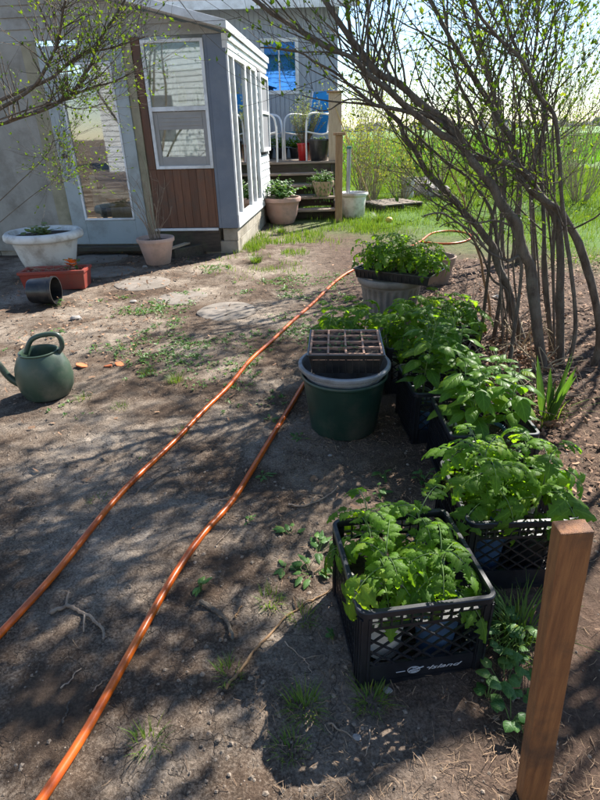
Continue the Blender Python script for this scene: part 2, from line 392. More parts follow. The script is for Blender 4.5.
# ------------------------------------------------ leaf helpers
def leaflet(mb, base, d, nrm, L, W, N=9, teeth=.22, curl=.9, fold=.25, var=None, stalk=0):
    d = V(d).normalized(); s = d.cross(V(nrm)).normalized(); n = s.cross(d).normalized()
    p = V(base); vs = []; uv = []; fs = []
    st = L/(N-1); ang = 0
    if var is None: var = rnd()
    tw = U(-.3, .3)
    for i in range(N):
        t = i/(N-1)
        w = W*(sin(pi*min(1, t**.72))**.8 if 0 < t < 1 else 0)
        if teeth: w *= 1+teeth*(1 if i % 2 else -1)
        a = ang; dd = d*cos(a)-n*sin(a); nn = n*cos(a)+d*sin(a)
        ss = s*cos(tw*t)+nn*sin(tw*t); n2 = nn*cos(tw*t)-s*sin(tw*t)
        wob = .08*sin(t*9+var*20)
        sh = dd*(-w*.25 if teeth and i % 2 else 0)
        for k, q in ((-1, 1), (-.5, .5), (0, 0), (.5, .5), (1, 1)):
            up = -fold*abs(k)**1.6+(.10 if abs(k) == .5 else 0)+wob*k
            vs.append(p+ss*(w*k)+n2*(w*up)+sh*abs(k)); uv.append((t, k, 0))
        p = p+dd*st; ang += curl/(N-1)
    for i in range(N-1):
        for k in range(4):
            a = i*5+k; fs.append((a, a+1, a+6, a+5))
    mb.add(vs, fs, var, uv)
def compound(mb, st, base, d, L, droop=1.1, N=9, pairs=3, ls=.42, teeth=.22, size=1):
    d = V(d).normalized(); s = d.cross(V((0, 0, 1)))
    if s.length < .05: s = V((1, 0, 0))
    s.normalize(); n = s.cross(d).normalized()
    pts = []; p = V(base); M_ = 7; ang = 0; fr = []
    for i in range(M_):
        dd = d*cos(ang)-n*sin(ang); nn = n*cos(ang)+d*sin(ang); pts.append(p.copy()); fr.append((p.copy(), dd, nn))
        p = p+dd*(L/(M_-1)); ang += droop/(M_-1)
    st.tube(pts, [.0016*size*(1-.5*i/M_) for i in range(M_)], 4, False)
    var = U(.1, .9)
    for k in range(pairs):
        t = .22+.64*k/max(1, pairs-1); i = min(M_-1, int(t*(M_-1)+.5)); p, dd, nn = fr[i]
        for sg in (-1, 1):
            dr = (dd*U(.35, .6)+s*sg+nn*U(-.15, .25)).normalized()
            l = L*ls*U(.75, 1.1)*(.72+.28*min(k, 2)/2)*(.6 if pairs > 3 and k == 1 and rnd() < .5 else 1)
            leaflet(mb, p+dr*.004, dr, nn+s*sg*-.1+V((U(-.2, .2), U(-.2, .2), 0)), l, l*.29, N, teeth, U(.5, 1.3), .3, min(1, max(0, var+U(-.1, .1))))
    p, dd, nn = fr[-1]
    leaflet(mb, p, dd, nn, L*ls*1.25, L*ls*.37, N, teeth, U(.5, 1.1), .3, var)

def tomato(seed, h=.24, n=9, N=9, size=1, lean=.03):
    random.seed(seed); fo = MB(); st = MB(); pts = []
    lx, ly = U(-lean, lean), U(-lean, lean)
    for i in range(7):
        t = i/6; pts.append(V((lx*t*t+.004*sin(i*2.1+seed), ly*t*t, h*t)))
    st.tube(pts, [.0042*size*(1-.55*i/6) for i in range(7)], 6)
    for i in range(n):
        t = .25+.75*(i/(n-1))**.85; k = min(5, int(t*6)); f = t*6-k; p = pts[k].lerp(pts[min(6, k+1)], min(1, f))
        az = i*2.4+seed+U(-.3, .3); el = U(.15, .55)+.9*max(0, t-.7)*2
        L = (.10+.05*rnd())*size*(1-.45*max(0, t-.75)*4*.8)*(h/.24)**.5
        compound(fo, st, p, (cos(az)*cos(el), sin(az)*cos(el), sin(el)), L, U(1.0, 2.0), N, 4 if N > 7 else 3, .44, .36, size)
    return fo, st
def broad(seed, h=.22, n=11, size=1):
    random.seed(seed); fo = MB(); st = MB(); pts = []
    for i in range(6): pts.append(V((.02*sin(seed+i*.5), .015*cos(seed*2+i*.6), h*i/5)))
    st.tube(pts, [.004*(1-.5*i/5) for i in range(6)], 6)
    for i in range(n):
        t = .3+.7*(i/(n-1)); k = min(4, int(t*5)); p = pts[k].lerp(pts[k+1], min(1, t*5-k))
        az = i*2.4+seed; el = U(.3, .8) if t < .85 else U(.8, 1.2)
        d = V((cos(az)*cos(el), sin(az)*cos(el), sin(el))); pl = U(.02, .045)*size
        e = p+d*pl; st.tube([p, e], [.0018, .0013], 4, False)
        L = U(.075, .115)*size*(1 if t < .85 else .55)
        d2 = (d+V((0, 0, -.55))).normalized()
        leaflet(fo, e, d2, V((0, 0, 1))+d*.3, L, L*.28, 9, .0, U(.5, 1.3), .22)
    return fo, st

def pot_prof(r, h, t=.003, rim=.006, lip=.018, tp=.78):
    return [(0, 0), (r*tp, 0), (r*tp, .002), (r*(tp+(1-tp)*.97*(h-lip)/h), h-lip), (r+rim*.6, h-lip), (r+rim, h-lip+.003), (r+rim, h-.002), (r+rim-.002, h), (r-t, h), (r-t-.002, h-.004), (r*tp, h*.72), (0, h*.72)]
def soil_disc(r, z, n=24):
    mb = MB(); vs = [(0, 0, z+.004)]; 
    for q in (.5, 1.):
        for k in range(n): a = 2*pi*k/n; vs.append((r*q*cos(a), r*q*sin(a), z+U(-.003, .004)))
    fs = [(0, 1+k, 1+(k+1) % n) for k in range(n)]+[(1+k, 1+n+k, 1+n+(k+1) % n, 1+(k+1) % n) for k in range(n)]
    return mb.add(vs, fs)
POTM = [m_whitep, m_greyp, m_black, m_bluepot, m_whitep, m_paper]
def make_potted(kind, seed, potmat, label, group, ph=.15, pr=.062, h=.24, n=9, size=1):
    t = thing('potted_tomato_plant' if kind == 't' else 'potted_pepper_plant', label, 'potted plant', group=group)
    p = MB().lathe(pot_prof(pr, ph), 28).build('pot', potmat, t, True)
    soil_disc(pr*.95, ph-.014).build('soil', m_soil, p)
    fo, st = (tomato(seed, h, n, 9, size) if kind == 't' else broad(seed, h, n+8, size))
    s = st.build('stem', m_stem, t, True); s.location.z = ph-.015
    f = fo.build('foliage', m_tom if kind == 't' else m_pep, t, True, ang=180); f.location.z = ph-.015
    return t

# ------------------------------------------------ milk crates
def wall_mb(w, h, style):
    """wall in local XZ plane, x in -w/2..w/2, z 0..h, thickness along y around 0"""
    m = MB(); t = .006
    m.bb(-w/2, -w/2+.03, -t, t, 0, h-.024); m.bb(w/2-.03, w/2, -t, t, 0, h-.024)
    for x in (-w/2+.006, -w/2+.024, w/2-.024, w/2-.006): m.bb(x-.002, x+.002, -t-.004, -t-.0005, .006, h-.026)
    m.bb(-w/2+.03, w/2-.03, -t+.001, t-.001, 0, .018)
    if style == 'diamond':
        m.bb(-w/2+.031, w/2-.031, -t+.002, t-.002, .019, .078)      # solid band with print
        z0, z1 = .079, h-.070; x0, x1 = -w/2+.03, w/2-.03
        m.bb(x0, x1, -t+.001, t-.001, z1, z1+.010)
        sp = .042
        for sg in (1, -1):
            c = -1.2
            while c < 1.2:
                pts = []
                for xx in (x0, x1):
                    z = sg*xx*.8+c
                    pts.append((xx, z))
                (xa, za), (xb, zb) = pts
                if za != zb:
                    def clipx(z): return xa+(z-za)*(xb-xa)/(zb-za)
                    seg = []
                    lo, hi = (za, zb) if za < zb else (zb, za)
                    lo = max(lo, z0); hi = min(hi, z1)
                    if hi-lo > .004: m.beam((clipx(lo), .0015*sg, lo), (clipx(hi), .0015*sg, hi), .0045, .0055, V((0, 1, 0)))
                c += sp
        n = 11
        for i in range(n+1): x = x0+(x1-x0)*i/n; m.bb(x-.002, x+.002, -t+.002, t-.002, z1+.010, h-.024)
        m.bb(x0, x1, -t+.0025, t-.0025, z1+.026, z1+.031)
    else:
        x0, x1 = -w/2+.03, w/2-.03; n = 17
        for i in range(1, n): x = x0+(x1-x0)*i/n; m.bb(x-.0017, x+.0017, -t+.001, t-.001, .018, h-.024)
        for z in (.05, .095, .14, .185, .222): m.bb(x0, x1, -t+.002, t-.002, z-.003, z+.003)
    return m
def rim_mb(w, h):
    m = MB(); prof = [(0, -.023), (.006, -.020), (.0065, -.003), (.004, 0), (-.006, 0), (-.008, -.003), (-.008, -.020), (0, -.023)]
    n = 7; ring = []
    r = .022; hw = w/2
    for q, (cx, cy) in enumerate(((hw-r, hw-r), (-hw+r, hw-r), (-hw+r, -hw+r), (hw-r, -hw+r))):
        for i in range(n):
            a = q*pi/2+(pi/2)*i/(n-1); ring.append((cx, cy, cos(a), sin(a)))
    vs = []; fs = []; k = len(prof); N = len(ring)
    for cx, cy, ca, sa in ring:
        for (o, z) in prof: vs.append((cx+(r+o)*ca, cy+(r+o)*sa, h+z))
    for i in range(N):
        j = (i+1) % N
        for q in range(k-1): fs.append((i*k+q, j*k+q, j*k+q+1, i*k+q+1))
    m.add(vs, fs); return m
def text_mesh(body, size, mat, name, parent, shear=.35, ext=.0004):
    cu = bpy.data.curves.new(name, 'FONT'); cu.body = body; cu.size = size; cu.shear = shear; cu.align_x = 'CENTER'; cu.align_y = 'CENTER'; cu.extrude = ext
    o = bpy.data.objects.new(name, cu); C.objects.link(o); bpy.context.view_layer.update()
    dg = bpy.context.evaluated_depsgraph_get(); me = bpy.data.meshes.new_from_object(o.evaluated_get(dg))
    bpy.data.objects.remove(o); n = bpy.data.objects.new(name, me); C.objects.link(n); me.materials.clear(); me.materials.append(mat); n.parent = parent
    return n
CW, CH = .345, .28
def make_crate(label, loc, rz, group):
    t = thing('milk_crate', label, 'crate', loc, rz, group)
    hw = CW/2-.006
    for i, (a, st) in enumerate(((0, 'diamond'), (pi/2, 'rib'), (pi, 'diamond'), (-pi/2, 'rib'))):
        m = wall_mb(CW-.014 if i % 2 else CW, CH, st)
        mt = Matrix.Rotation(a, 4, 'Z') @ Matrix.Translation((0, -hw, 0))
        m.v = [tuple(mt @ V(p)) for p in m.v]
        m.build('side_wall', m_cratep, t)
    rim_mb(CW, CH).build('rim', m_cratep, t, True)
    b = MB()
    for i in range(12): x = -.15+.3*i/11; b.bb(x-.003, x+.003, -.155, .155, .004, .010); b.bb(-.155, .155, x-.003, x+.003, .0105, .014)
    b.build('base', m_cratep, t)
    return t
crates = []
GC = 'black milk crates of seedlings in a row'
cspec = [((.292, 1.145), 7, 'nearest', 'nearest black milk crate, standing alone with white print on its front'),
         ((.675, 1.432), 1, 'second', 'black milk crate between the nearest crate and the leaning stake, newspaper showing through its lattice'),
         ((.765, 1.955), 0, 'third', 'third black milk crate of the row, right behind the one by the stake'),
         ((.700, 2.385), 3, 'fourth', 'black milk crate of the row beside the green pot, with its left wall in view'),
         ((.690, 2.900), -9, 'fifth', 'black milk crate beside the fluted planter, its pale rim corner showing at the left'),
         ((.985, 3.290), -6, 'farthest', 'farthest black milk crate of the row, nearest to the shrub trunks'),
         ((.275, 2.905), 4, 'hidden', 'black milk crate hidden behind the big green pot')]
cr0 = None
for (x, y), a, nm, lb in cspec:
    if cr0 is None:
        cr0 = make_crate(lb, (x, y, gz(x, y)-.004), R(a), GC); c = cr0
    else: c = dup(cr0, (x, y, gz(x, y)-.004), R(a), lb)
    crates.append((c, nm, x, y, R(a)))
cr0.scale = (1.035, 1.035, 1.04); cr0.location.y -= .008
# print on the nearest crate
yy = -CW/2-.0012
lt = text_mesh('Island', .030, m_letter, 'lettering', cr0, .45); lt.scale = (1.25, .62, 1); lt.rotation_euler = (pi/2, 0, 0); lt.location = (.058, yy, .046)
em = MB()
for k in range(18):
    a = 2*pi*k/18; b2 = 2*pi*(k+1)/18
    em.beam((-.022+.017*cos(a), yy, .046+.012*sin(a)), (-.022+.017*cos(b2), yy, .046+.012*sin(b2)), .0012, .0016, V((0, 1, 0)))
for (x0, z0, x1, z1) in ((-.036, .043, .004, .055), (-.032, .046, -.008, .050), (-.030, .039, -.010, .043), (-.026, .036, -.014, .0375), (-.026, .054, -.016, .0565)):
    em.beam((x0, yy-.0006, z0), (x1, yy-.0006, z1), .0012, .0026, V((0, 1, 0)))
em.beam((-.070, yy, .0445), (-.045, yy, .0455), .001, .0016, V((0, 1, 0))); em.beam((.014, yy, .047), (.021, yy, .048), .001, .0016, V((0, 1, 0)))
em.build('emblem', m_letter, cr0)

# plants inside the crates
WH = {'nearest': 'the nearest black crate', 'second': 'the crate beside the stake', 'third': 'the third crate of the row', 'fourth': 'the crate beside the green pot',
      'fifth': 'the crate beside the fluted planter', 'farthest': 'the farthest black crate', 'hidden': 'the crate behind the green pot'}
PMN = {m_whitep.name: 'white', m_greyp.name: 'grey', m_black.name: 'black', m_bluepot.name: 'blue', m_paper.name: 'newspaper grey'}
seed = 10
def ploc(c, dx, dy):
    _, nm, x, y, a = c; return (x+dx*cos(a)-dy*sin(a), y+dx*sin(a)+dy*cos(a))
slots = [(-.078, -.078, 'near left'), (.078, -.078, 'near right'), (-.078, .078, 'far left'), (.078, .078, 'far right')]
protos = {}
for ci, c in enumerate(crates):
    kind = 'p' if c[1] in ('fourth', 'third') else 't'
    for si, (dx, dy, w) in enumerate(slots):
        px, py = ploc(c, dx+U(-.008, .008), dy+U(-.008, .008))
        pm = POTM[(ci*3+si*5) % 6]
        if c[1] == 'nearest': pm = (m_whitep, m_bluepot, m_whitep, m_greyp)[si]
        lb = '%s in %s pot, %s corner of %s' % ('tomato plant' if kind == 't' else 'pepper plant', PMN[pm.name], w, WH[c[1]])
        grp = 'potted seedlings standing in the crates'
        seed += 1; hh = {'nearest': .21, 'second': .27, 'third': .36, 'fourth': .42, 'fifth': .31, 'farthest': .23, 'hidden': .30}[c[1]]
        if c[1] == 'nearest' and si >= 2: hh = .215
        if c[1] == 'second' and si == 1: hh = .30
        p = make_potted(kind, seed, pm, lb, grp, .165 if kind == 't' else .15, .066, hh*U(.92, 1.06), 12 if kind == 't' else 17, 1.12 if kind == 't' else 1.15)
        p.location = (px, py, c[0].location.z+.014); p.rotation_euler = (0, 0, U(0, 6.28))
random.seed(99)

# ------------------------------------------------ green pot, nested grey pot, cell tray
def jitter(n): return [U(-1, 1) for _ in range(n)]
gp = thing('garden_pot', 'large dark green plastic pot standing on the soil, a grey pot nested in it', 'pot', (.222, 2.40, gz(.23, 2.4)-.004))
MB().lathe([(0, 0), (.160, 0), (.168, .006), (.205, .285), (.213, .287), (.216, .292), (.216, .300), (.212, .306), (.206, .306), (.201, .298), (.146, .012), (0, .012)], 72).build('body', m_green, gp, True)
ng = thing('nested_pot', 'grey plastic pot with beaded rim nested inside the big dark green pot', 'pot', (.222, 2.40, gz(.23, 2.4)+.040))
b = MB().lathe([(0, 0), (.13, 0), (.195, .270), (.205, .272), (.207, .276), (.207, .290), (.222, .292), (.226, .297), (.226, .309), (.221, .314), (.209, .314), (.200, .303), (.192, .250), (.125, .006), (0, .006)], 72).build('body', m_greyp, ng, True)
bd = MB()
for k in range(110):
    a = 2*pi*k/110; bd.box((.2085*cos(a), .2085*sin(a), .283), (.003, .006, .010), Matrix.Rotation(a, 3, 'Z'))
bd.build('beading', m_greyp, ng)
tz = gz(.23, 2.4)+.355
ct = thing('cell_tray', 'black seed tray of brown peat cells resting on the grey and green pot', 'seed tray', (.226, 2.405, tz), R(-4))
def tray_mb(w, d, h, lip=.008, t=.002, tp=.012):
    m = MB(); z = h
    o = [(-w/2, -d/2), (w/2, -d/2), (w/2, d/2), (-w/2, d/2)]; i0 = [(-w/2+tp, -d/2+tp), (w/2-tp, -d/2+tp), (w/2-tp, d/2-tp), (-w/2+tp, d/2-tp)]
    L = [(0, 0, lip), (0, 0, lip)]
    ringo = [[(x*(1+lip/w*2), y*(1+lip/d*2), z-.007) for x, y in o], [(x*(1+lip/w*2), y*(1+lip/d*2), z) for x, y in o], [(x, y, z) for x, y in o], [(x, y, 0.003) for x, y in i0], [(x, y, 0) for x, y in i0], [(x*1.002, y*1.002, z-.007) for x, y in o], [(x*(1+lip/w*2), y*(1+lip/d*2), z-.007) for x, y in o]]
    vs = []; fs = []
    for r_ in ringo: vs += r_
    for a in (0, 1, 2): fs += [(a*4+k, a*4+(k+1) % 4, a*4+4+(k+1) % 4, a*4+4+k) for k in range(4)]
    fs.append((12, 13, 14, 15)); fs.append((19, 18, 17, 16))
    for a in (4, 5): fs += [(a*4+k, a*4+(k+1) % 4, a*4+4+(k+1) % 4, a*4+4+k) for k in range(4)]
    n = int(w/.03)
    m.add(vs, fs)
    for i in range(n):
        x = -w/2+w*(i+.5)/n; m.bb(x-.0015, x+.0015, -d/2+.0005, -d/2+.006, .004, h-.008)
    return m
tray_mb(.340, .335, .10, tp=.016).build('tray', m_black, ct, bevel=.0008)
W4, D4 = .326, .320
cells = MB()
for i in range(5): x = -W4/2+W4*i/4; cells.bb(x-.0045, x+.0045, -D4/2, D4/2, .07, .104+U(-.001, .002))
for j in range(5):
    y = -D4/2+D4*j/4
    for i in range(4): x = -W4/2+W4*i/4; cells.bb(x+.0046, x+W4/4-.0046, y-.0045, y+.0045, .07, .103+U(-.003, .002))
cells.build('peat_cells', m_peat, ct, bevel=.001)
so = MB()
for i in range(4):
    for j in range(4):
        x0 = -W4/2+W4*i/4+.0037; y0 = -D4/2+D4*j/4+.0037; dx = W4/4-.0074; dy = D4/4-.0074; n = 7; vs = []; fs = []
        zz = .090+U(-.005, .005)
        for b_ in range(n):
            for a_ in range(n): vs.append((x0+dx*a_/(n-1), y0+dy*b_/(n-1), zz+U(-.004, .004)))
        for b_ in range(n-1):
            for a_ in range(n-1): q_ = b_*n+a_; fs.append((q_, q_+1, q_+n+1, q_+n))
        so.add(vs, fs)
so.build('soil', m_soil, ct)
sp = MB(); spst = MB()
for i in range(34):
    x, y = U(-.15, .15), U(-.15, .15); z = .09; hgt = U(.008, .025)
    spst.tube([(x, y, z), (x+U(-.004, .004), y, z+hgt)], .0008, 4)
    for k in range(3): a = U(0, 6.3); leaflet(sp, (x, y, z+hgt), (cos(a), sin(a), .3), (0, 0, 1), U(.010, .018), .004, 5, 0, .5)
spst.build('sprout_stem', m_stem, ct); sp.build('sprout', m_weed, ct, True, ang=180)

# ------------------------------------------------ fluted planter with a tray of seedlings
px_, py_ = .665, 3.72
fp = thing('fluted_planter', 'taupe fluted planter under the black tray of tomato seedlings', 'planter', (px_, py_, gz(px_, py_)-.004))
nfl = 26
def flute(r, z, a, i): return r+(.006*(sin(a*nfl)) if 2 <= i <= 8 else 0)
prof = [(0, 0), (.140, 0), (.146, .01), (.155, .06), (.165, .12), (.175, .19), (.185, .26), (.194, .32), (.203, .375), (.210, .385), (.212, .40), (.226, .405), (.236, .420), (.238, .445), (.232, .455), (.218, .457), (.208, .445), (.195, .36), (.18, .35), (0, .35)]
MB().lathe(prof, 208, rf=flute).build('body', m_planter, fp, True, ang=60)
soil_disc(.19, .352).build('soil', m_soil, fp)
st_ = thing('seedling_tray', 'black plastic tray crowded with tomato seedlings on the fluted planter', 'seed tray', (.70, 3.63, gz(px_, py_)+.452), R(-34))
tray_mb(.54, .28, .065).build('tray', m_black, st_, bevel=.0008)
so = MB(); n = 20; vs = []; fs = []
for b_ in range(n):
    for a_ in range(n): vs.append((-.262+.524*a_/(n-1), -.132+.264*b_/(n-1), .054+U(-.004, .004)))
for b_ in range(n-1):
    for a_ in range(n-1): q_ = b_*n+a_; fs.append((q_, q_+1, q_+n+1, q_+n))
so.add(vs, fs); so.build('soil', m_soil, st_)
cg = MB()
for i in range(7): x = -.24+.48*i/6; cg.bb(x-.0015, x+.0015, -.13, .13, .056, .064)
for j in range(4): y = -.12+.24*j/3; cg.bb(-.262, .262, y-.0015, y+.0015, .0645, .067)
cg.build('cell_grid', m_black, st_)
# seedlings: one thing of its kind with parts, then copies
sprot = []
for k in range(5):
    t = thing('tomato_seedling', 'x', 'seedling', (0, 0, 0), 0, 'tomato seedlings crowded in the tray on the fluted planter')
    fo, stm = tomato(200+k, .20, 8, 7, .95, .03)
    stm.build('stem', m_stem, t, True); fo.build('foliage', m_tom, t, True, ang=180); sprot.append(t)
random.seed(5)
k = 0
ca, sa = cos(R(-34)), sin(R(-34))
for i in range(7):
    for j in range(3):
        lx, ly = -.225+.45*i/6+U(-.012, .012), -.08+.08*j+U(-.01, .01)
        loc = (.70+lx*ca-ly*sa, 3.63+lx*sa+ly*ca, gz(px_, py_)+.452+.05)
        src = sprot[k % 5]; t = src if k < 5 else dup(src, loc)
        t.location = loc; t.rotation_euler = (0, 0, U(0, 6.28)); s = U(.85, 1.1)*(1.05 if 1 < i < 5 else .85); t.scale = (s, s, s)
        t['label'] = 'small green tomato seedling growing among others in the tray on the fluted planter'; k += 1
tp = thing('terracotta_pot', 'brown clay pot half hidden behind the tray of seedlings', 'pot', (1.36, 5.2, gz(1.36, 5.2)), 0)
MB().lathe([(0, 0), (.13, 0), (.17, .20), (.185, .205), (.19, .27), (.17, .27), (.16, .2), (.12, .03), (0, .03)], 48).build('body', M('brown_clay', (.30, .2, .14), (.22, .15, .1), .8, 5, dirt=(.15, .11, .08)), tp, True)

# ------------------------------------------------ hoses
def catmull(P, n=14):
    P = [V(p) for p in P]; out = []
    for i in range(len(P)-1):
        a, b, c, d = P[max(0, i-1)], P[i], P[i+1], P[min(len(P)-1, i+2)]
        for k in range(n):
            t = k/n; out.append(.5*((2*b)+(c-a)*t+(2*a-5*b+4*c-d)*t*t+(3*b-a-3*c+d)*t**3))
    out.append(P[-1]); return out
def ground_path(pts, r, n=14):
    o = []
    for p in catmull([G(*q) if len(q) == 2 else V(q) for q in pts], n): o.append(V((p.x, p.y, gz(p.x, p.y)+r*.9+p.z)))
    if r > .01:
        for q in range(3):
            cc_ = [p.copy() for p in o]
            for i in range(6, len(o)-6):
                a_ = sum(cc_[i-6:i+7], V((0, 0, 0)))/13; o[i] = V((a_.x, a_.y, a_.z))
        for i in range(len(o)): o[i].z += .002
    return o
random.seed(3)
h1 = ground_path([(-60, 700), (0, 637), (48, 585), (85, 538), (128, 487), (170, 449), (205, 411), (230, 391), (248, 363), (268, 346), (292, 322), (312, 306), (332, 284), (350, 271), (376, 262), (396, 253), (412, 246), (424, 240), (430, 234), (447, 231), (466, 233), (474, 238), (460, 243), (440, 244), (420, 241)], .0125)
o = MB().tube(h1, .0125, 12).build('garden_hose', m_hose, None, True); tag(o, 'long orange garden hose winding from the left edge up past the fluted planter', 'hose')
h2 = ground_path([(-60, 960), (20, 835), (75, 752), (112, 690), (150, 620), (176, 575), (205, 535), (226, 512), (245, 482), (262, 455), (280, 425), (297, 398), (308, 378), (330, 362), (362, 352)], .0125)
o = MB().tube(h2, .0125, 12).build('garden_hose', m_hose, None, True); tag(o, 'orange garden hose running from the bottom edge to behind the green pot', 'hose')

# ------------------------------------------------ stepping stones
random.seed(12)
stones = [(143, 283, 27, 'pale round stepping stone nearest the small clay pot'), (183, 296.5, 25, 'round stepping stone in the middle of the row on the path'), (227, 310, 30, 'stepping stone nearest the middle of the path, partly in shade'),
          (110, 272, 24, 'dark stepping stone just in front of the door step'), (100, 258.5, 26, 'round stepping stone lying against the door step')]
for px, py, rw, lb in stones:
    c = G(px, py); e = G(px+rw, py); r = (e-c).length; n = 40; m = MB(); vs = []; fs = []
    ph = [U(0, 6) for _ in range(3)]
    for i, (q, z) in enumerate(((0, .032), (.5, .033), (.93, .032), (.99, .026), (1., .018), (1.0, -.02))):
        for k in range(n):
            a = 2*pi*k/n; rr = r*q*(1+.03*sin(2*a+ph[0])+.02*sin(5*a+ph[1])+.012*sin(9*a+ph[2])); vs.append((rr*cos(a), rr*sin(a), z+(.002*sin(3*a+ph[0]) if z > 0 else 0)))
    for i in range(5):
        for k in range(n): fs.append((i*n+k, i*n+(k+1) % n, (i+1)*n+(k+1) % n, (i+1)*n+k))
    m.add(vs, fs); o = m.build('stepping_stone', m_stone, None, True, ang=50); o.location = (c.x, c.y, gz(c.x, c.y)-.019); tag(o, lb, 'stepping stone', 'round stepping stones by the door')

# ------------------------------------------------ sunroom
sr = thing('sunroom', 'small sunroom with brown wood siding, slate corner and white framed sliding windows', 'sunroom', (-.717, 6.903, 0), R(-5.5))
# local axes: x to the right along the front (front face at y=0, interior +y), side face at x=0
def P(name, mb, mat, par=sr, **k): return mb.build(name, mat, par, **k)
Wf, Ls, ZB, ZT = 3.6, 3.0, .31, 2.34
blk = MB()
for r_ in range(2):
    z0 = .0+r_*.152
    for i in range(8):
        x1 = -.02-i*.46-(.23 if r_ else 0); blk.bb(x1-.45, x1, .02, .2, z0-.06*(1-r_), z0+.147)
    for i in range(8):
        y0 = .205+i*.41-(.18 if r_ else 0); blk.bb(-.2, -.015, max(.0205, y0) if 1 else y0, min(y0+.403, Ls-.02), z0-.06*(1-r_), z0+.147)
P('foundation', blk, m_block, bevel=.004)
sk = MB(); sk.bb(-1.06, -.245, -.012, .019, .02, .30); sk.bb(-2.2, -1.07, -.02, .018, .0, .10); P('skirt_board', sk, m_darkw, bevel=.003)
sill = MB(); sill.bb(-1.06, -.245, -.035, -.0125, .285, .315); P('sill_trim', sill, m_white, bevel=.002)
# siding boards
sd = MB()
def boards(x0, x1, z0, z1):
    x = x0
    while x < x1-.01:
        w = min(.098, x1-x); sd.bb(x+.0025, x+w-.0025, -.002, .02, z0, z1); x += w
boards(-1.05, -.24, .316, .995); boards(-1.05, -.945, .996, 2.33); sd.bb(-1.05, -.24, .004, .03, .318, .99)
P('wood_siding', sd, m_siding, bevel=.003)
cp = MB(); cp.bb(-.20, .004, -.014, .03, ZB, 2.33); cp.bb(-.238, -.2015, -.008, .03, ZB, 2.33); P('corner_post', cp, m_slate, bevel=.002)
dk = MB(); dk.bb(-.2395, -.17, .031, .09, ZB, 2.33); dk.bb(-.1, .0, .031, .055, ZB, 2.33); P('corner_stud', dk, m_white)
# front double hung window
wf = MB()
x0, x1, z0, z1 = -.94, -.24, 1.0, 2.30
for a in ((x0, x0+.035, z0, z1), (x1-.035, x1, z0, z1), (x0+.0355, x1-.0355, z0, z0+.035), (x0+.0355, x1-.0355, z1-.03, z1), (x0+.0355, x1-.0355, 1.61, 1.655)):
    wf.bb(a[0], a[1], -.022, .03, a[2], a[3])
wn = P('window', wf, m_white, bevel=.002)
P('upper_pane', MB().bb(x0+.03, x1-.03, .004, .008, 1.65, z1-.02), m_glass, wn)
ls = MB()
for a in ((x0+.036, x0+.085, 1.036, 1.605), (x1-.085, x1-.036, 1.036, 1.605), (x0+.086, x1-.086, 1.036, 1.13), (x0+.086, x1-.086, 1.42, 1.605)): ls.bb(a[0], a[1], .0, .03, a[2], a[3])
ls2 = MB()
for z in (1.46, 1.50, 1.54): ls2.bb(x0+.09, x1-.09, -.006, -.0005, z, z+.018)
lsf = P('lower_sash', ls, m_greyframe, wn, bevel=.002)
P('lower_pane', MB().bb(x0+.08, x1-.08, .012, .016, 1.125, 1.425), m_glass, wn)
P('sash_rail', ls2, m_greyframe, wn)
# trims by the door
tr = MB(); tr.bb(-1.10, -1.052, -.018, .02, .12, 2.33); P('door_trim', tr, m_trimtan, bevel=.002)
tr = MB(); tr.bb(-1.15, -1.101, -.010, .02, .12, 2.33); tr.bb(-2.32, -2.14, -.006, .02, .0, 2.33); P('door_jamb', tr, m_trimtan, bevel=.002)
wl = MB(); wl.bb(-3.6, -2.321, 0, .02, .05, 2.33); P('wall', wl, M('weathered_beige_wall', (.36, .34, .30), (.28, .265, .23), .8, 5, bmp=.3, dirt=(.2, .18, .15), dscale=3))
# door
dm = MB()
dm.bb(-1.30, -1.152, -.030, .012, .13, 2.28); dm.bb(-2.135, -1.95, -.030, .012, .13, 2.28); dm.bb(-1.9495, -1.3005, -.030, .012, .13, .42); dm.bb(-1.9495, -1.3005, -.030, .012, 2.12, 2.28)
dr = P('door', dm, m_doorp, bevel=.004)
fr = MB()
for a in ((-1.325, -1.302, .425, 2.115), (-1.948, -1.925, .425, 2.115), (-1.9245, -1.3255, .425, .448), (-1.9245, -1.3255, 2.092, 2.115)): fr.bb(a[0], a[1], -.038, -.012, a[2], a[3])
P('glass_bead', fr, m_white, dr, bevel=.002)
P('door_pane', MB().bb(-1.93, -1.32, -.016, -.012, .44, 2.10), m_glassd, dr)
for zz in (1.29, 1.17):
    kb = MB(); kb.lathe([(0, 0), (.026, 0), (.026, .006), (.012, .010), (.012, .03), (.024, .034), (.026, .046), (.018, .056), (0, .058)], 20)
    kb.v = [(-2.045+x, -.030-z, zz+y) for x, y, z in kb.v]; P('door_knob', kb, m_black, dr, smooth=True)
th = MB(); th.bb(-2.16, -1.12, -.16, -.021, .06, .115); P('threshold', th, m_darkw, bevel=.004)
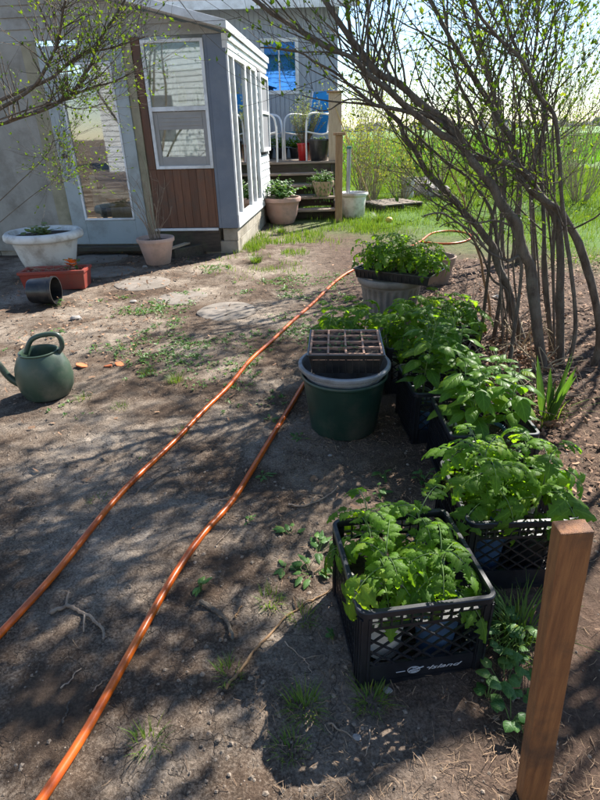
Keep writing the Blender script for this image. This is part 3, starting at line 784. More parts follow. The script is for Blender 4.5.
# side face
sf = MB(); fx0, fx1 = -.03, .022
def sbar(y0, y1, z0, z1, a=fx0, b=fx1, m=sf): m.bb(a, b, y0, y1, z0, z1)
sbar(.0, 1.98, ZB+.0, ZB+.15); sbar(-.012, 1.98, 2.14, 2.20)
for y0, y1 in ((-.012, .035), (.30, .36), (1.04, 1.14), (1.46, 1.54), (1.90, 1.98)): sbar(y0, y1, ZB+.151, 2.139)
sw = P('sliding_window', sf, m_white, bevel=.003)
for (y0, y1) in ((.035, .30), (.36, 1.04), (1.14, 1.46), (1.54, 1.90)):
    P('pane', MB().bb(-.006, -.002, y0, y1, ZB+.15, 2.14), m_glass, sw)
hd = MB(); hd.bb(-.03, .03, -.016, Ls, 2.201, 2.27); hd.bb(-.03, .05, -.02, Ls+.02, 2.271, 2.335); P('head_trim', hd, m_white, bevel=.003)
cbd = MB(); z = ZB
while z < 2.19:
    zt = min(z+.105, 2.199)
    for (a_, b_) in (((1.981, Ls),) if (zt < 1.12 or z > 2.15) else ((1.981, 2.12), (2.93, Ls))):
        cbd.add([(.018, a_, z), (.018, b_, z), (.006, b_, zt), (.006, a_, zt), (-.03, a_, z), (-.03, b_, z), (-.03, b_, zt), (-.03, a_, zt)], [(0, 1, 2, 3), (5, 4, 7, 6), (0, 4, 5, 1), (2, 6, 7, 3), (1, 5, 6, 2), (4, 0, 3, 7)])
    z += .105
P('clapboard_wall', cbd, m_clap)
sc_ = MB()
for a in ((2.12, 2.17, 1.10, 2.15), (2.88, 2.93, 1.10, 2.15), (2.1705, 2.8795, 1.10, 1.15), (2.1705, 2.8795, 2.10, 2.15), (2.1705, 2.8795, 1.62, 1.66)): sbar(a[0], a[1], a[2], a[3], -.02, .06, sc_)
s2 = P('screen_window', sc_, m_white, bevel=.003)
P('insect_screen', MB().bb(.035, .038, 2.165, 2.885, 1.14, 2.11), m_screen, s2)
# interior, back wall, roof
iw = MB(); iw.bb(-Wf, -.03, Ls-.06, Ls, .0, 2.3); iw.bb(-Wf, -Wf+.05, .03, Ls-.061, 0, 2.3); P('inner_wall', iw, m_interior)
P('floor', MB().bb(-Wf+.05, -.21, .21, Ls-.07, .10, .30), m_intfloor)
ZL = 3.35
rf = MB(); xa, xb, ya, yb2 = -Wf-.2, .07, -.22, Ls+.05
rf.add([(xa, ya, ZL+.08), (xb, ya, 2.42), (xb, yb2, 2.42), (xa, yb2, ZL+.08), (xa, ya, ZL), (xb, ya, 2.342), (xb, yb2, 2.342), (xa, yb2, ZL)], [(0, 1, 2, 3), (7, 6, 5, 4), (0, 4, 5, 1), (1, 5, 6, 2), (2, 6, 7, 3), (3, 7, 4, 0)])
P('roof', rf, m_white, bevel=.004)
def ztop(x): return 2.340+(ZL-2.342)*(x-xb)/(xa-xb)
gw = MB()
z = 2.335
while z < ZL-.02:
    x1 = xb+(z+.02-2.34)/(ZL-2.342)*(xa-xb)
    if x1 > -Wf+.05:
        zt = min(z+.11, ztop(-Wf)-.005); xt = min(0, xb+(zt-2.336)/(ZL-2.342)*(xa-xb)-.02); xl = min(0, x1-.04)
        gw.add([(-Wf, -.008, z), (xl, -.008, z), (xt, .006, zt), (-Wf, .006, zt), (-Wf, .03, z), (xl, .03, z), (xt, .03, zt), (-Wf, .03, zt)], [(0, 1, 2, 3), (5, 4, 7, 6), (1, 5, 6, 2), (0, 3, 7, 4), (0, 4, 5, 1), (3, 2, 6, 7)])
    z += .11
P('gable_wall', gw, M('grey_beige_clapboard', (.38, .37, .34), (.3, .29, .27), .8, 5, bmp=.3, dirt=(.22, .2, .17), dscale=3))
# things inside the sunroom
def wpt(lx, ly, z): a = R(-5.5); return (-.717+lx*cos(a)-ly*sin(a), 6.903+lx*sin(a)+ly*cos(a), z)
ac = thing('armchair', 'cushioned blue and beige armchair behind the sunroom door glass', 'chair', wpt(-1.75, .75, .30), R(20))
MB().bb(-.3, .3, -.28, .28, .22, .42).build('seat', m_curtain, ac, bevel=.03); MB().bb(-.3, .3, .20, .34, .4, .95).build('backrest', m_cush, ac, bevel=.04)
for sx in (-1, 1):
    MB().bb(sx*.34-.04, sx*.34+.04, -.28, .3, .1, .6).build('armrest', m_curtain, ac, bevel=.02)
    for sy in (-.24, .24): MB().bb(sx*.26-.025, sx*.26+.025, sy-.025, sy+.025, 0, .22).build('leg', m_darkw, ac)
cb = thing('cardboard_box', 'open tan cardboard box on the sunroom floor behind the door', 'box', wpt(-1.5, .35, .30), R(-10))
MB().bb(-.2, .2, -.13, .13, 0, .30).build('box_body', m_board, cb, bevel=.004)
for sy in (-1, 1): MB().add([(-.2, sy*.13, .3), (.2, sy*.13, .3), (.2, sy*.22, .36), (-.2, sy*.22, .36), (-.2, sy*.13, .303), (.2, sy*.13, .303), (.2, sy*.22, .363), (-.2, sy*.22, .363)], [(0, 1, 2, 3), (7, 6, 5, 4), (2, 6, 7, 3)]).build('flap', m_board, cb)
cu = MB(); n = 40; vs = []; fs = []
for i in range(n+1):
    x = -.85+.40*i/n; vs += [(x, .16+.012*sin(i*.9), 1.15), (x, .16+.012*sin(i*.9), 1.43), (x, .163+.012*sin(i*.9), 1.43), (x, .163+.012*sin(i*.9), 1.15)]
for i in range(n): fs += [(i*4, i*4+4, i*4+5, i*4+1), (i*4+2, i*4+6, i*4+7, i*4+3)]
cu.add(vs, fs); o = P('curtain', cu, m_curtain, sr)
sh = thing('shelf', 'white wire shelf with jars seen through the upper sunroom window', 'shelf', wpt(-.62, 1.2, .30))
for sx in (-.35, .35):
    for sy in (-.15, .15): MB().bb(sx-.012, sx+.012, sy-.012, sy+.012, 0, 1.85).build('upright', m_white, sh)
for z in (.4, 1.0, 1.42, 1.8): MB().bb(-.365, .365, -.165, .165, z, z+.02).build('shelf_board', m_white, sh)
for k, (x, z, mt) in enumerate(((-.25, 1.441, m_yellow), (-.05, 1.441, m_curtain), (.15, 1.441, m_curtain), (-.1, 1.021, m_bluepot), (.2, 1.021, m_terra))):
    j = thing('jar', ['yellow', 'cream', 'cream', 'blue', 'clay'][k]+' jar on the shelf inside the sunroom, '+['left one on the upper board', 'middle one on the upper board', 'right one on the upper board', 'left one on the lower board', 'right one on the lower board'][k], 'jar', wpt(-.62+x, 1.2, .30+z))
    MB().lathe([(0, 0), (.05, 0), (.055, .02), (.055, .16), (.04, .18), (.04, .2), (0, .2)], 20).build('body', mt, j, True); MB().lathe([(.0425, .2), (.0425, .22), (0, .22)], 20).build('lid', m_greyp, j, True)

# plank by the foundation
pl = MB(); a = G(174, 259); b_ = G(232, 247); a.z = .06; b_.z = .06
pl.beam((a.x, a.y, .05), (b_.x, b_.y+.0, .05), .06, .13); o = pl.build('timber_beam', m_darkw, None, bevel=.006); tag(o, 'old grey timber beam lying on the soil along the sunroom foundation', 'beam')
pl = MB(); pl.beam((a.x-.05, a.y-.03, .125), (b_.x-.35, b_.y-.02, .135), .07, .02); o = pl.build('wooden_lath', m_board, None, bevel=.002); tag(o, 'thin pale wooden lath lying on the old timber beam', 'lath')

# ------------------------------------------------ blue-grey house
hs = thing('house', 'blue grey house with vertical siding behind the deck, its window tinted to imitate blue sky reflection', 'house', (0, 12.5, 0))
w = MB(); x = -4.2
while x < .935:
    w.bb(x+.004, min(x+.084, .925), -.012, 0, .0, 3.5) if not (-.60 < x < .14) else (w.bb(x+.004, x+.084, -.012, 0, 0, 2.06), w.bb(x+.004, x+.084, -.012, 0, 3.02, 3.5)); x += .092
w.bb(-4.2, -.60, 0.0005, .1, 0, 3.5); w.bb(.15, .93, .0005, .1, 0, 3.5); w.bb(-.5995, .1495, .0005, .1, 0, 2.06); w.bb(-.5995, .1495, .0005, .1, 3.02, 3.5)
w.bb(.83, .93, .101, 6, 0, 3.5)
P('wall', w, m_bluewall, hs)
w = MB()
for a_ in ((-.60, -.53, 2.06, 3.02), (.08, .15, 2.06, 3.02), (-.5295, .0795, 2.06, 2.13), (-.5295, .0795, 2.95, 3.02), (-.255, -.225, 2.131, 2.949)): w.bb(a_[0], a_[1], -.04, .02, a_[2], a_[3])
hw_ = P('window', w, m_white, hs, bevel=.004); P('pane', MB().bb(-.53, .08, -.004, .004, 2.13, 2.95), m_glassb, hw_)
bl = MB(); bl.bb(-.52, .07, .1, .12, 2.7, 2.95); P('blind', bl, m_cush, hw_)
P('room_wall', MB().bb(-1.5, .8, 2., 2.05, 0, 3.4), M('blue_room', (.03, .12, .35), (.02, .09, .28), .8), hs)
rf = MB(); rf.add([(-4.6, -.45, 3.45), (1.3, -.45, 3.45), (1.3, 3, 4.9), (-4.6, 3, 4.9), (1.3, 6.4, 3.45), (-4.6, 6.4, 3.45), (-4.6, -.45, 3.55), (1.3, -.45, 3.55), (1.3, 3, 5.0), (-4.6, 3, 5.0), (1.3, 6.4, 3.55), (-4.6, 6.4, 3.55)],
    [(1, 0, 3, 2), (2, 3, 5, 4), (6, 7, 8, 9), (9, 8, 10, 11), (0, 1, 7, 6), (4, 5, 11, 10), (1, 2, 8, 7), (2, 4, 10, 8), (3, 0, 6, 9), (5, 3, 9, 11)]); P('roof', rf, m_roof, hs)
P('fascia', MB().bb(-4.6, 1.3, -.475, -.4505, 3.42, 3.56), m_white, hs)

# ------------------------------------------------ deck and steps
dkt = thing('wooden_deck', 'weathered wooden deck with steps in front of the blue grey house', 'deck', (0, 0, 0))
d = MB(); y = 10.55
while y < 12.45: d.bb(-1.0, .82, y, y+.135, .845, .88); y += .141
P('deck_boards', d, m_deck, dkt, bevel=.003)
P('rim_joist', MB().bb(-1.0, .82, 10.6, 10.64, .66, .844), m_darkw, dkt)
for k, (y, z) in enumerate(((9.5, .18), (9.76, .355), (10.02, .53), (10.28, .705))):
    P('tread', MB().bb(-.62, .70, y, y+.285, z-.035, z), m_deck, dkt, bevel=.004)
    P('riser', MB().bb(-.60, .68, y+.25, y+.27, z-.175, z-.036), m_darkw, dkt)
for sx in (-.62, .68):
    P('stringer', MB().add([(sx, 9.55, 0), (sx+.02, 9.55, 0), (sx+.02, 10.6, .66), (sx, 10.6, .66), (sx, 10.6, 0), (sx+.02, 10.6, 0), (sx, 9.55, .14), (sx+.02, 9.55, .14), (sx+.02, 10.6, .84), (sx, 10.6, .84)], [(0, 1, 7, 6), (6, 7, 8, 9), (0, 6, 9, 4), (1, 5, 8, 7), (4, 9, 8, 5), (0, 4, 5, 1)]), m_darkw, dkt)
for (x, y) in ((-.9, 10.8), (.75, 10.8), (-.9, 12.2), (.75, 12.2)): P('deck_leg', MB().bb(x-.05, x+.05, y-.05, y+.05, 0, .84), m_darkw, dkt)
rp = MB(); rp.bb(.67, .78, 9.25, 9.36, 0, 1.30); o = rp.build('stair_post', m_post, dkt, bevel=.005)
P('post_cap', MB().bb(.635, .815, 9.215, 9.395, 1.301, 1.34), m_post, dkt, bevel=.004)
rp = MB(); rp.bb(.64, .87, 10.66, 10.70, .881, 1.96); P('privacy_board', rp, m_board, dkt, bevel=.004)
P('board_cap', MB().bb(.61, .90, 10.62, 10.74, 1.961, 1.99), m_post, dkt, bevel=.004)
0 and P('handrail', MB().beam((.725, 9.31, 1.36), (.70, 10.66, 1.62), .08, .035), m_post, dkt, bevel=.003)

# ------------------------------------------------ patio chairs
def chair(loc, rz, label):
    t = thing('patio_chair', label, 'chair', loc, rz, 'white tube patio chairs on the deck')   # faces -x
    for s in (-1, 1):
        y = s*.27
        fr = catmull([(-.27, y, 0), (-.275, y, .30), (-.26, y, .54), (-.20, y, .625), (-.08, y, .645), (.10, y, .635), (.26, y, .62)], 8)
        MB().tube(fr, .015, 10).build('arm_frame', m_chair, t, True)
        MB().tube(catmull([(-.27, y, .40), (-.12, y, .375), (.06, y, .36), (.19, y, .39)], 6), .012, 8).build('seat_rail', m_chair, t, True)
        MB().tube(catmull([(.16, y*.9, .36), (.22, y*.9, .6), (.30, y*.9, .96)], 6), .013, 8).build('back_rail', m_chair, t, True)
        MB().tube([(.17, y, .39), (.27, y, 0)], .014, 8).build('rear_leg', m_chair, t, True)
    n = 9; m = MB(); vs = []; fs = []
    pr = [(-.26, .405), (-.1, .385), (.06, .37), (.15, .385), (.19, .5), (.23, .66), (.27, .82), (.30, .95)]
    for x, z in pr: vs += [(x, -.245, z), (x, .245, z), (x+.006, .245, z-.006), (x+.006, -.245, z-.006)]
    for i in range(len(pr)-1):
        for k in range(4): fs.append((i*4+k, i*4+(k+1) % 4, i*4+4+(k+1) % 4, i*4+4+k))
    fs += [(3, 2, 1, 0), (28, 29, 30, 31)]
    m.add(vs, fs); m.build('sling', m_sling, t, True, ang=30)
    return t
c1 = chair((.30, 11.30, .88), R(38), 'white tube patio chair with blue sling beside the black pot on the deck')
c1.scale = (1.22,)*3
dup(c1, (-.58, 11.0, .88), R(172), 'white tube patio chair half hidden behind the corner of the sunroom')

# ------------------------------------------------ pots
def pot(name, label, cat, loc, prof, mat, n=48, soilz=None, rf=None, group=None, rz=0, soilr=None):
    t = thing(name, label, cat, loc, rz, group); b = MB().lathe(prof, n, rf=rf).build('body', mat, t, True, ang=50)
    if soilz: soil_disc(soilr or prof[-1][0] or .1, soilz).build('soil', m_soil, t)
    return t
def P2(r, h, tp=.7, rim=.015, lip=.05): return [(0, 0), (r*tp, 0), (r*tp+.004, .004), (r, h-lip), (r+rim, h-lip), (r+rim+.003, h-lip+.008), (r+rim+.003, h-.005), (r+rim, h), (r-.006, h), (r-.012, h-.01), (r*.9, h-.06)]
def bushy(parent, n, R_, h, mat, leaf=(.02, .035), wid=.4, up=.5, name='foliage', per=9, z0=0, teeth=0, N=5, nb=1):
    fo = MB(); st = MB()
    for i in range(n):
        a = U(0, 6.28); l = sqrt(rnd()); el = U(up, 1.4)*(1-.5*l); hh = h*U(.6, 1.05)
        pts = [V((0, 0, z0)), V((cos(a)*R_*l*.5, sin(a)*R_*l*.5, z0+hh*.5*sin(el)+.02)), V((cos(a)*R_*l, sin(a)*R_*l, z0+hh*sin(el)))]
        pts = catmull(pts, 4); st.tube(pts, [.003*(1-.6*k/len(pts)) for k in range(len(pts))], 4, False)
        for k in range(per):
            j = int(len(pts)*(.3+.7*k/per)); j = min(j, len(pts)-1); b2 = U(0, 6.28)
            d = V((cos(b2), sin(b2), U(-.2, .8))); L = U(*leaf)
            leaflet(fo, pts[j], d, V((0, 0, 1))+V((U(-.4, .4), U(-.4, .4), 0)), L, L*wid, N, teeth, U(.2, .9), .2)
    st.build('stems', m_stem, parent, True); fo.build(name, mat, parent, True, ang=180)
random.seed(21)
# small clay pot with bare twigs by the door
g0 = G(157, 266)
pt = pot('clay_pot', 'small pale clay pot of bare twigs standing before the brown siding', 'pot', (g0.x, g0.y+.10, gz(g0.x, g0.y)), P2(.20, .30, .68, .014, .045), m_terral, 56, .255)
tw = MB()
for i in range(26):
    a = U(0, 6.28); l = U(.05, .32); hh = U(.35, .95)*(1 if i % 3 else .6); lx = cos(a)*l-.10*hh; ly = sin(a)*l*.6
    p = [V((cos(a)*.06, sin(a)*.06, .25)), V((lx*.4, ly*.4, .25+hh*.4)), V((lx, ly, .25+hh*.8)), V((lx*1.4-.05, ly*1.2, .25+hh))]
    pts = catmull(p, 5); tw.tube(pts, [.0035*(1-.7*k/len(pts)) for k in range(len(pts))], 5, False)
    for k in range(3): q = pts[int(len(pts)*U(.4, .9))]; tw.tube([q, q+V((U(-.09, .09), U(-.05, .05), U(.03, .12)))], [.0018, .0008], 4, False)
tw.build('bare_twigs', m_twig, pt, True)
# big terracotta tub with leafy plant
g0 = G(281, 225)
pt = pot('terracotta_tub', 'big reddish terracotta tub of leafy green plants beside the steps', 'pot', (g0.x+.02, g0.y+.22, gz(g0.x, g0.y)), [(0, 0), (.17, 0), (.20, .02), (.255, .15), (.275, .30), (.30, .35), (.315, .36), (.32, .41), (.315, .42), (.285, .42), (.27, .38)], m_terra, 56, .385)
bushy(pt, 46, .42, .42, m_weed, (.05, .085), .36, .5, z0=.38, per=8, teeth=.15, N=7)
# white planter with pipe
g0 = G(354, 218)
pt = pot('white_planter', 'weathered white planter holding a grey pipe, beside the stair post', 'planter', (g0.x, g0.y+.15, gz(g0.x, g0.y)), [(0, 0), (.18, 0), (.19, .01), (.215, .34), (.235, .35), (.25, .37), (.25, .40), (.24, .41), (.22, .40), (.20, .33)], m_whitep, 8*6, .335, rf=lambda r, z, a, i: r*(1+.02*cos(8*a)))
pp = thing('metal_pipe', 'grey upright pipe standing in the white planter', 'pipe', (g0.x-.1, g0.y+.15, .33)); MB().tube([(0, 0, 0), (.01, 0, .78)], .035, 14).build('pipe', m_alu, pp, True); MB().lathe([(.037, .76), (.041, .77), (.041, .80), (0, .805)], 16, c=(.01, 0, 0)).build('pipe_cap', M('green_cap', (.05, .2, .16), (.04, .16, .13)), pp, True)
# bamboo pole
a = G(373, 207); b_ = Yp(335, 106, 10.58)
o = MB().tube([a+(b_-a)*(i/12) for i in range(13)], [.014-.0004*i+(.002 if i % 2 else 0) for i in range(13)], 8).build('bamboo_pole', m_bamboo, None, True); tag(o, 'long tan bamboo pole leaning against the deck board by the steps', 'pole')
# fern pot on step
pt = pot('tan_pot', 'tan ribbed pot with trailing fern on the deck steps', 'pot', (.50, 9.90, .355), [(0, 0), (.10, 0), (.13, .04), (.165, .16), (.185, .2), (.19, .24), (.17, .24), (.155, .2)], m_tan, 64, .21, rf=lambda r, z, a, i: r+(.004*sin(a*22) if 1 < i < 5 else 0))
bushy(pt, 34, .30, .30, m_weed, (.03, .06), .22, .3, z0=.2, per=10)
gtr = MB()
for i in range(60):
    a = U(2.4, 5.4); l = U(.12, .34); p = [V((cos(a)*.12, sin(a)*.12, .24)), V((cos(a)*l*.8, sin(a)*l*.8, .30)), V((cos(a)*l, sin(a)*l, U(-.15, .1)))]
    p = catmull(p, 4)
    for k in range(len(p)-1): leaflet(gtr, p[k], p[k+1]-p[k]+V((U(-.02, .02), U(-.02, .02), 0)), V((0, 0, 1)), .05, .007, 4, 0, .3)
gtr.build('trailing_fronds', m_weed, pt, True, ang=180)
# black pot on deck with shrub behind
pt = pot('black_pot', 'wide black pot on the deck edge beside the blue chair', 'pot', (.47, 10.80, .88), P2(.185, .36, .8, .01, .04), m_black, 48, .32)
bushy(pt, 10, .14, .10, m_weed, (.03, .05), .35, .4, z0=.32, per=5)
pt = pot('red_pot', 'glossy red pot standing left of the black pot on the deck', 'pot', (.19, 10.95, .88), P2(.115, .30, .78, .01, .04), m_redpot, 40, .26)
ro = thing('grey_green_shrub', 'grey green feathery shrub in a clay pot on the deck', 'plant', (.24, 11.1, .88))
MB().lathe(P2(.14, .27, .75, .012, .04), 40).build('pot', m_terra, ro, True)
fo = MB(); st = MB()
for i in range(95):
    a = U(0, 6.28); l = sqrt(rnd())*.34; hh = U(.55, 1.0)*sqrt(max(.15, 1-(l/.42)**2)); pts = catmull([V((0, 0, .22)), V((cos(a)*l*.6, sin(a)*l*.6, .25+hh*.45)), V((cos(a)*l+.04, sin(a)*l, .22+hh))], 5)
    st.tube(pts, [.004*(1-.7*k/len(pts)) for k in range(len(pts))], 4, False)
    for k in range(26):
        q = pts[min(len(pts)-1, int(len(pts)*U(.4, 1)))]; b2 = U(0, 6.28); leaflet(fo, q+V((U(-.02, .02),)*3), (cos(b2), sin(b2), U(.2, 1.4)), (0, 0, 1), U(.03, .055), .0065, 3, 0, .2)
st.build('stems', m_twig, ro, True); fo.build('foliage', m_ros, ro, True, ang=180)
# low dark plants at foot of wall on deck
for i, x in enumerate((-.55, -.25, .05)):
    t = thing('potted_herb', ['dark leafy herb pot at the left under the blue grey wall', 'dark leafy herb pot in the middle under the blue grey wall', 'dark leafy herb pot under the wall behind the red pot'][i], 'plant', (x, 12.1, .88), 0, 'dark herb pots along the house wall')
    MB().lathe(P2(.13, .2, .8, .01, .03), 32).build('pot', m_black, t, True); bushy(t, 36, .24, .32, m_pep, (.04, .07), .35, .4, z0=.17, per=9)
# left edge: white urn, red box, black bucket, watering can
pt = pot('white_urn_pot', 'large cream white pot with wide rolled rim standing behind the red planter box', 'pot', (-2.72, 5.95, gz(-2.7, 5.95)), [(0, 0), (.20, 0), (.22, .02), (.285, .20), (.325, .36), (.335, .40), (.39, .405), (.405, .425), (.40, .465), (.375, .49), (.34, .488), (.325, .46), (.31, .42)], m_whitep, 64, .44)
bushy(pt, 14, .25, .16, m_ros, (.04, .08), .3, .4, z0=.44, per=6)
rb = thing('planter_box', 'long red plastic planter box with dry stalks and an orange flower', 'planter', (-2.42, 5.36, gz(-2.4, 5.4)), R(4))
def openbox(w, d, h, t=.012, fl=.02):
    m = MB(); 
    A = [(-w/2+fl, -d/2+fl, 0), (w/2-fl, -d/2+fl, 0), (w/2-fl, d/2-fl, 0), (-w/2+fl, d/2-fl, 0)]; B = [(-w/2, -d/2, h-.03), (w/2, -d/2, h-.03), (w/2, d/2, h-.03), (-w/2, d/2, h-.03)]
    k = 1+.02/w*2; Cc = [(x*(1+.024/w), y*(1+.024/d), h-.028) for x, y, z in B]; D = [(x, y, h) for x, y, z in Cc]; E_ = [(x*(1-.04/w), y*(1-.04/d), h) for x, y, z in B]; Fz = [(x*(1-.08/w), y*(1-.08/d), .02) for x, y, z in A]
    vs = A+B+Cc+D+E_+Fz; fs = [(3, 2, 1, 0)]
    for a in range(5): fs += [(a*4+k_, a*4+(k_+1) % 4, a*4+4+(k_+1) % 4, a*4+4+k_) for k_ in range(4)]
    fs.append((20, 21, 22, 23)); return m.add(vs, fs)
openbox(.62, .26, .19).build('box_body', m_redp, rb, bevel=.003)
MB().bb(-.28, .28, -.10, .10, .03, .12).build('soil', m_soil, rb)
dst = MB()
for i in range(30):
    x, y = U(-.28, .25), U(-.08, .08); p = catmull([V((x, y, .12)), V((x+U(-.05, .05), y-U(0, .06), .2)), V((x+U(-.12, .12), y-U(.02, .15), U(.12, .24)))], 4); dst.tube(p, .002, 4, False)
dst.build('dry_stalks', m_twig, rb, True)
fl = MB()
for i in range(26):
    a = U(0, 6.28); leaflet(fl, (.17+U(-.03, .03), U(-.03, .03), .22+U(0, .05)), (cos(a), sin(a), U(.1, .9)), (0, 0, 1), U(.04, .07), .02, 5, .15, .8)
fl.build('orange_flower', leafmat('orange_petal', (.7, .14, .02), (.85, .26, .04), .35, .5, 0, (1.2, 1, .6)), rb, True, ang=180)
b3 = MB()
for i in range(16):
    a = U(0, 6.28); leaflet(b3, (.18+U(-.08, .06), U(-.05, .05), .16+U(0, .12)), (cos(a), sin(a), U(.1, .9)), (0, 0, 1), U(.03, .05), .016, 5, .1, .5)
b3.build('green_leaves', m_weed, rb, True, ang=180)
bk = thing('black_bucket', 'black plastic bucket lying on its side at the left edge', 'bucket', (-2.32, 4.82, gz(-2.3, 4.8)+.125))
m = MB().lathe([(0, 0), (.105, 0), (.11, .01), (.122, .2), (.13, .205), (.13, .23), (.12, .23), (.108, .02), (0, .02)], 40); m.v = [(z-.12, x, y) for x, y, z in m.v]; m.build('body', m_black, bk, True)
wc = thing('watering_can', 'olive green plastic watering can with loop handle at the left edge', 'watering can', (-1.50, 2.87, gz(-1.5, 2.87)), R(10))
def bulge(r, z, a, i): return r*(1+.10*abs(cos(a))**6*(1 if 2 < i < 7 else 0)*sin(min(1, z/.3)*pi))
MB().lathe([(0, 0), (.10, 0), (.125, .012), (.142, .06), (.146, .12), (.138, .19), (.120, .245), (.105, .272), (.108, .282), (.102, .285), (.094, .27), (.125, .12), (.10, .02), (0, .02)], 64, rf=bulge).build('body', m_can, wc, True)
MB().tube(catmull([(.10, 0, .255), (.135, 0, .30), (.125, 0, .365), (.06, 0, .375), (-.02, 0, .35), (-.07, 0, .27)], 8), [.014]*41, 10).build('handle', m_can, wc, True)
MB().tube(catmull([(-.11, 0, .06), (-.19, 0, .13), (-.25, 0, .27), (-.30, 0, .33)], 8), [.024-.012*k/24 for k in range(25)], 12).build('spout', m_can, wc, True)
MB().lathe([(0, 0), (.012, 0), (.035, .05), (.035, .056), (0, .06)], 20, c=(-.30, 0, .32)).build('sprinkler_rose', m_can, wc, True)

# leaning stake at the lower right
stt = MB(); p0 = G(530, 800, -.02); p1 = Yp(573, 526, p0.y+.03)
stt.beam(p0, p1, .056, .036, V((0, 1, 0))); o = stt.build('wooden_stake', m_stake, None, bevel=.003); tag(o, 'leaning orange brown wooden stake at the lower right, in front of the crates', 'stake')
# yellow object, metal pail, stacked wood and stones far
g0 = G(389, 222); yb = thing('yellow_ball', 'small dull yellow ball in the grass by the white planter', 'ball', (g0.x, g0.y, .03)); MB().lathe([(.06*sin(pi*i/12)+1e-4, -.05*cos(pi*i/12)) for i in range(13)], 24, rf=lambda r, z, a, i: r*(1+.03*sin(5*a))).build('body', m_yellow, yb, True)
g0 = G(407, 198); pa = thing('metal_pail', 'upright grey metal pail beside the low stone heap on the lawn', 'pail', (g0.x, g0.y, 0)); MB().lathe([(0, 0), (.13, 0), (.15, .42), (.158, .425), (.158, .435), (.145, .43), (.12, .02), (0, .02)], 36).build('body', M('pale_grey_metal', (.62, .62, .62), (.52, .52, .52), .5), pa, True)
random.seed(77)
for k, (px, py, s) in enumerate(((424, 196, .28), (434, 199, .24), (418, 189, .26), (442, 197, .22), (429, 188, .25), (412, 196, .2))):
    g0 = G(px, py); m = MB(); n = 12; vs = []; fs = []
    for i in range(7):
        for j in range(n):
            a = 2*pi*j/n; f_ = pi*i/6; r_ = s*U(.85, 1.1); vs.append((g0.x+r_*sin(f_)*cos(a), g0.y+r_*sin(f_)*sin(a), s*.45+r_*.65*cos(f_)))
    for i in range(6):
        for j in range(n): fs.append((i*n+j, (i+1)*n+j, (i+1)*n+(j+1) % n, i*n+(j+1) % n))
    m.add(vs, fs); o = m.build('garden_rock', m_rockw, None); tag(o, 'brown grey rock in the low heap on the lawn, '+['front left of centre', 'front centre', 'back left', 'at the right end', 'back right', 'next to the pail'][k], 'rock', 'rocks heaped on the lawn')
# low wooden pallet
g0 = G(390, 212); pal = thing('wooden_pallet', 'low weathered wooden pallet lying in the grass past the white planter', 'pallet', (g0.x+.1, g0.y+.5, .02), R(24)); pal.scale = (.55, .8, 1)
for i in range(6): MB().bb(-.8, .8, -.5+i*.18, -.4+i*.18, .09, .11).build('slat', m_deck, pal)
for x in (-.75, 0, .75): MB().bb(x-.04, x+.04, -.5, .5, 0, .089).build('runner', m_darkw, pal)

# ------------------------------------------------ shrubs
def blobleaf(mb, p, d, n, L):
    d = V(d); 
    if d.length < 1e-4: d = V((0, 0, 1))
    d.normalize(); s = d.cross(n)
    if s.length < 1e-3: s = d.orthogonal()
    s.normalize(); nn = s.cross(d); w = L*.30; c = U(-.15, .1)
    p = V(p)
    vs = [p, p+d*L*.4+s*w+nn*w*.35, p+d*L*.45, p+d*L*.4-s*w+nn*w*.35, p+d*L+nn*L*c]
    mb.add(vs, [(0, 1, 2), (0, 2, 3), (2, 1, 4), (3, 2, 4)], rnd())
def grow(w, lf, p, d, L, r, lvl, leafp=.7, up=.25, lsz=(.018, .034), wander=.28, nch=3):
    n = max(4, int(L/.09)); pts = [V(p)]; d = V(d).normalized(); ds = [d.copy()]
    for i in range(n):
        d = (d+V((U(-1, 1), U(-1, 1), U(-1, 1)))*wander*.45+V((0, 0, up*.18))).normalized()
        pts.append(pts[-1]+d*(L/n)); ds.append(d.copy())
    w.tube(pts, [max(.0009, r*(1-.75*i/n)) for i in range(n+1)], 7 if r > .012 else (5 if r > .004 else 3), False)
    if lvl > 0:
        for k in range(nch):
            i = int(n*U(.25, .98)); a = ds[i].orthogonal().normalized(); a = Matrix.Rotation(U(0, 6.28), 3, ds[i]) @ a
            dd = (ds[i]*U(.5, 1.1)+a*U(.5, .9)); grow(w, lf, pts[i], dd, L*U(.45, .7), max(.0012, r*(1-.75*i/n)*.65), lvl-1, leafp, up, lsz, wander, nch)
    if lvl <= 1 and lf is not None:
        for i in range(n//3, n+1):
            if rnd() < leafp:
                for q in range(random.choice((1, 2, 2, 3))):
                    a = V((U(-1, 1), U(-1, 1), U(-.4, 1))); blobleaf(lf, pts[i], ds[i]*.7+a, V((U(-.5, .5), U(-.5, .5), 1)), U(*lsz))
    return pts, ds
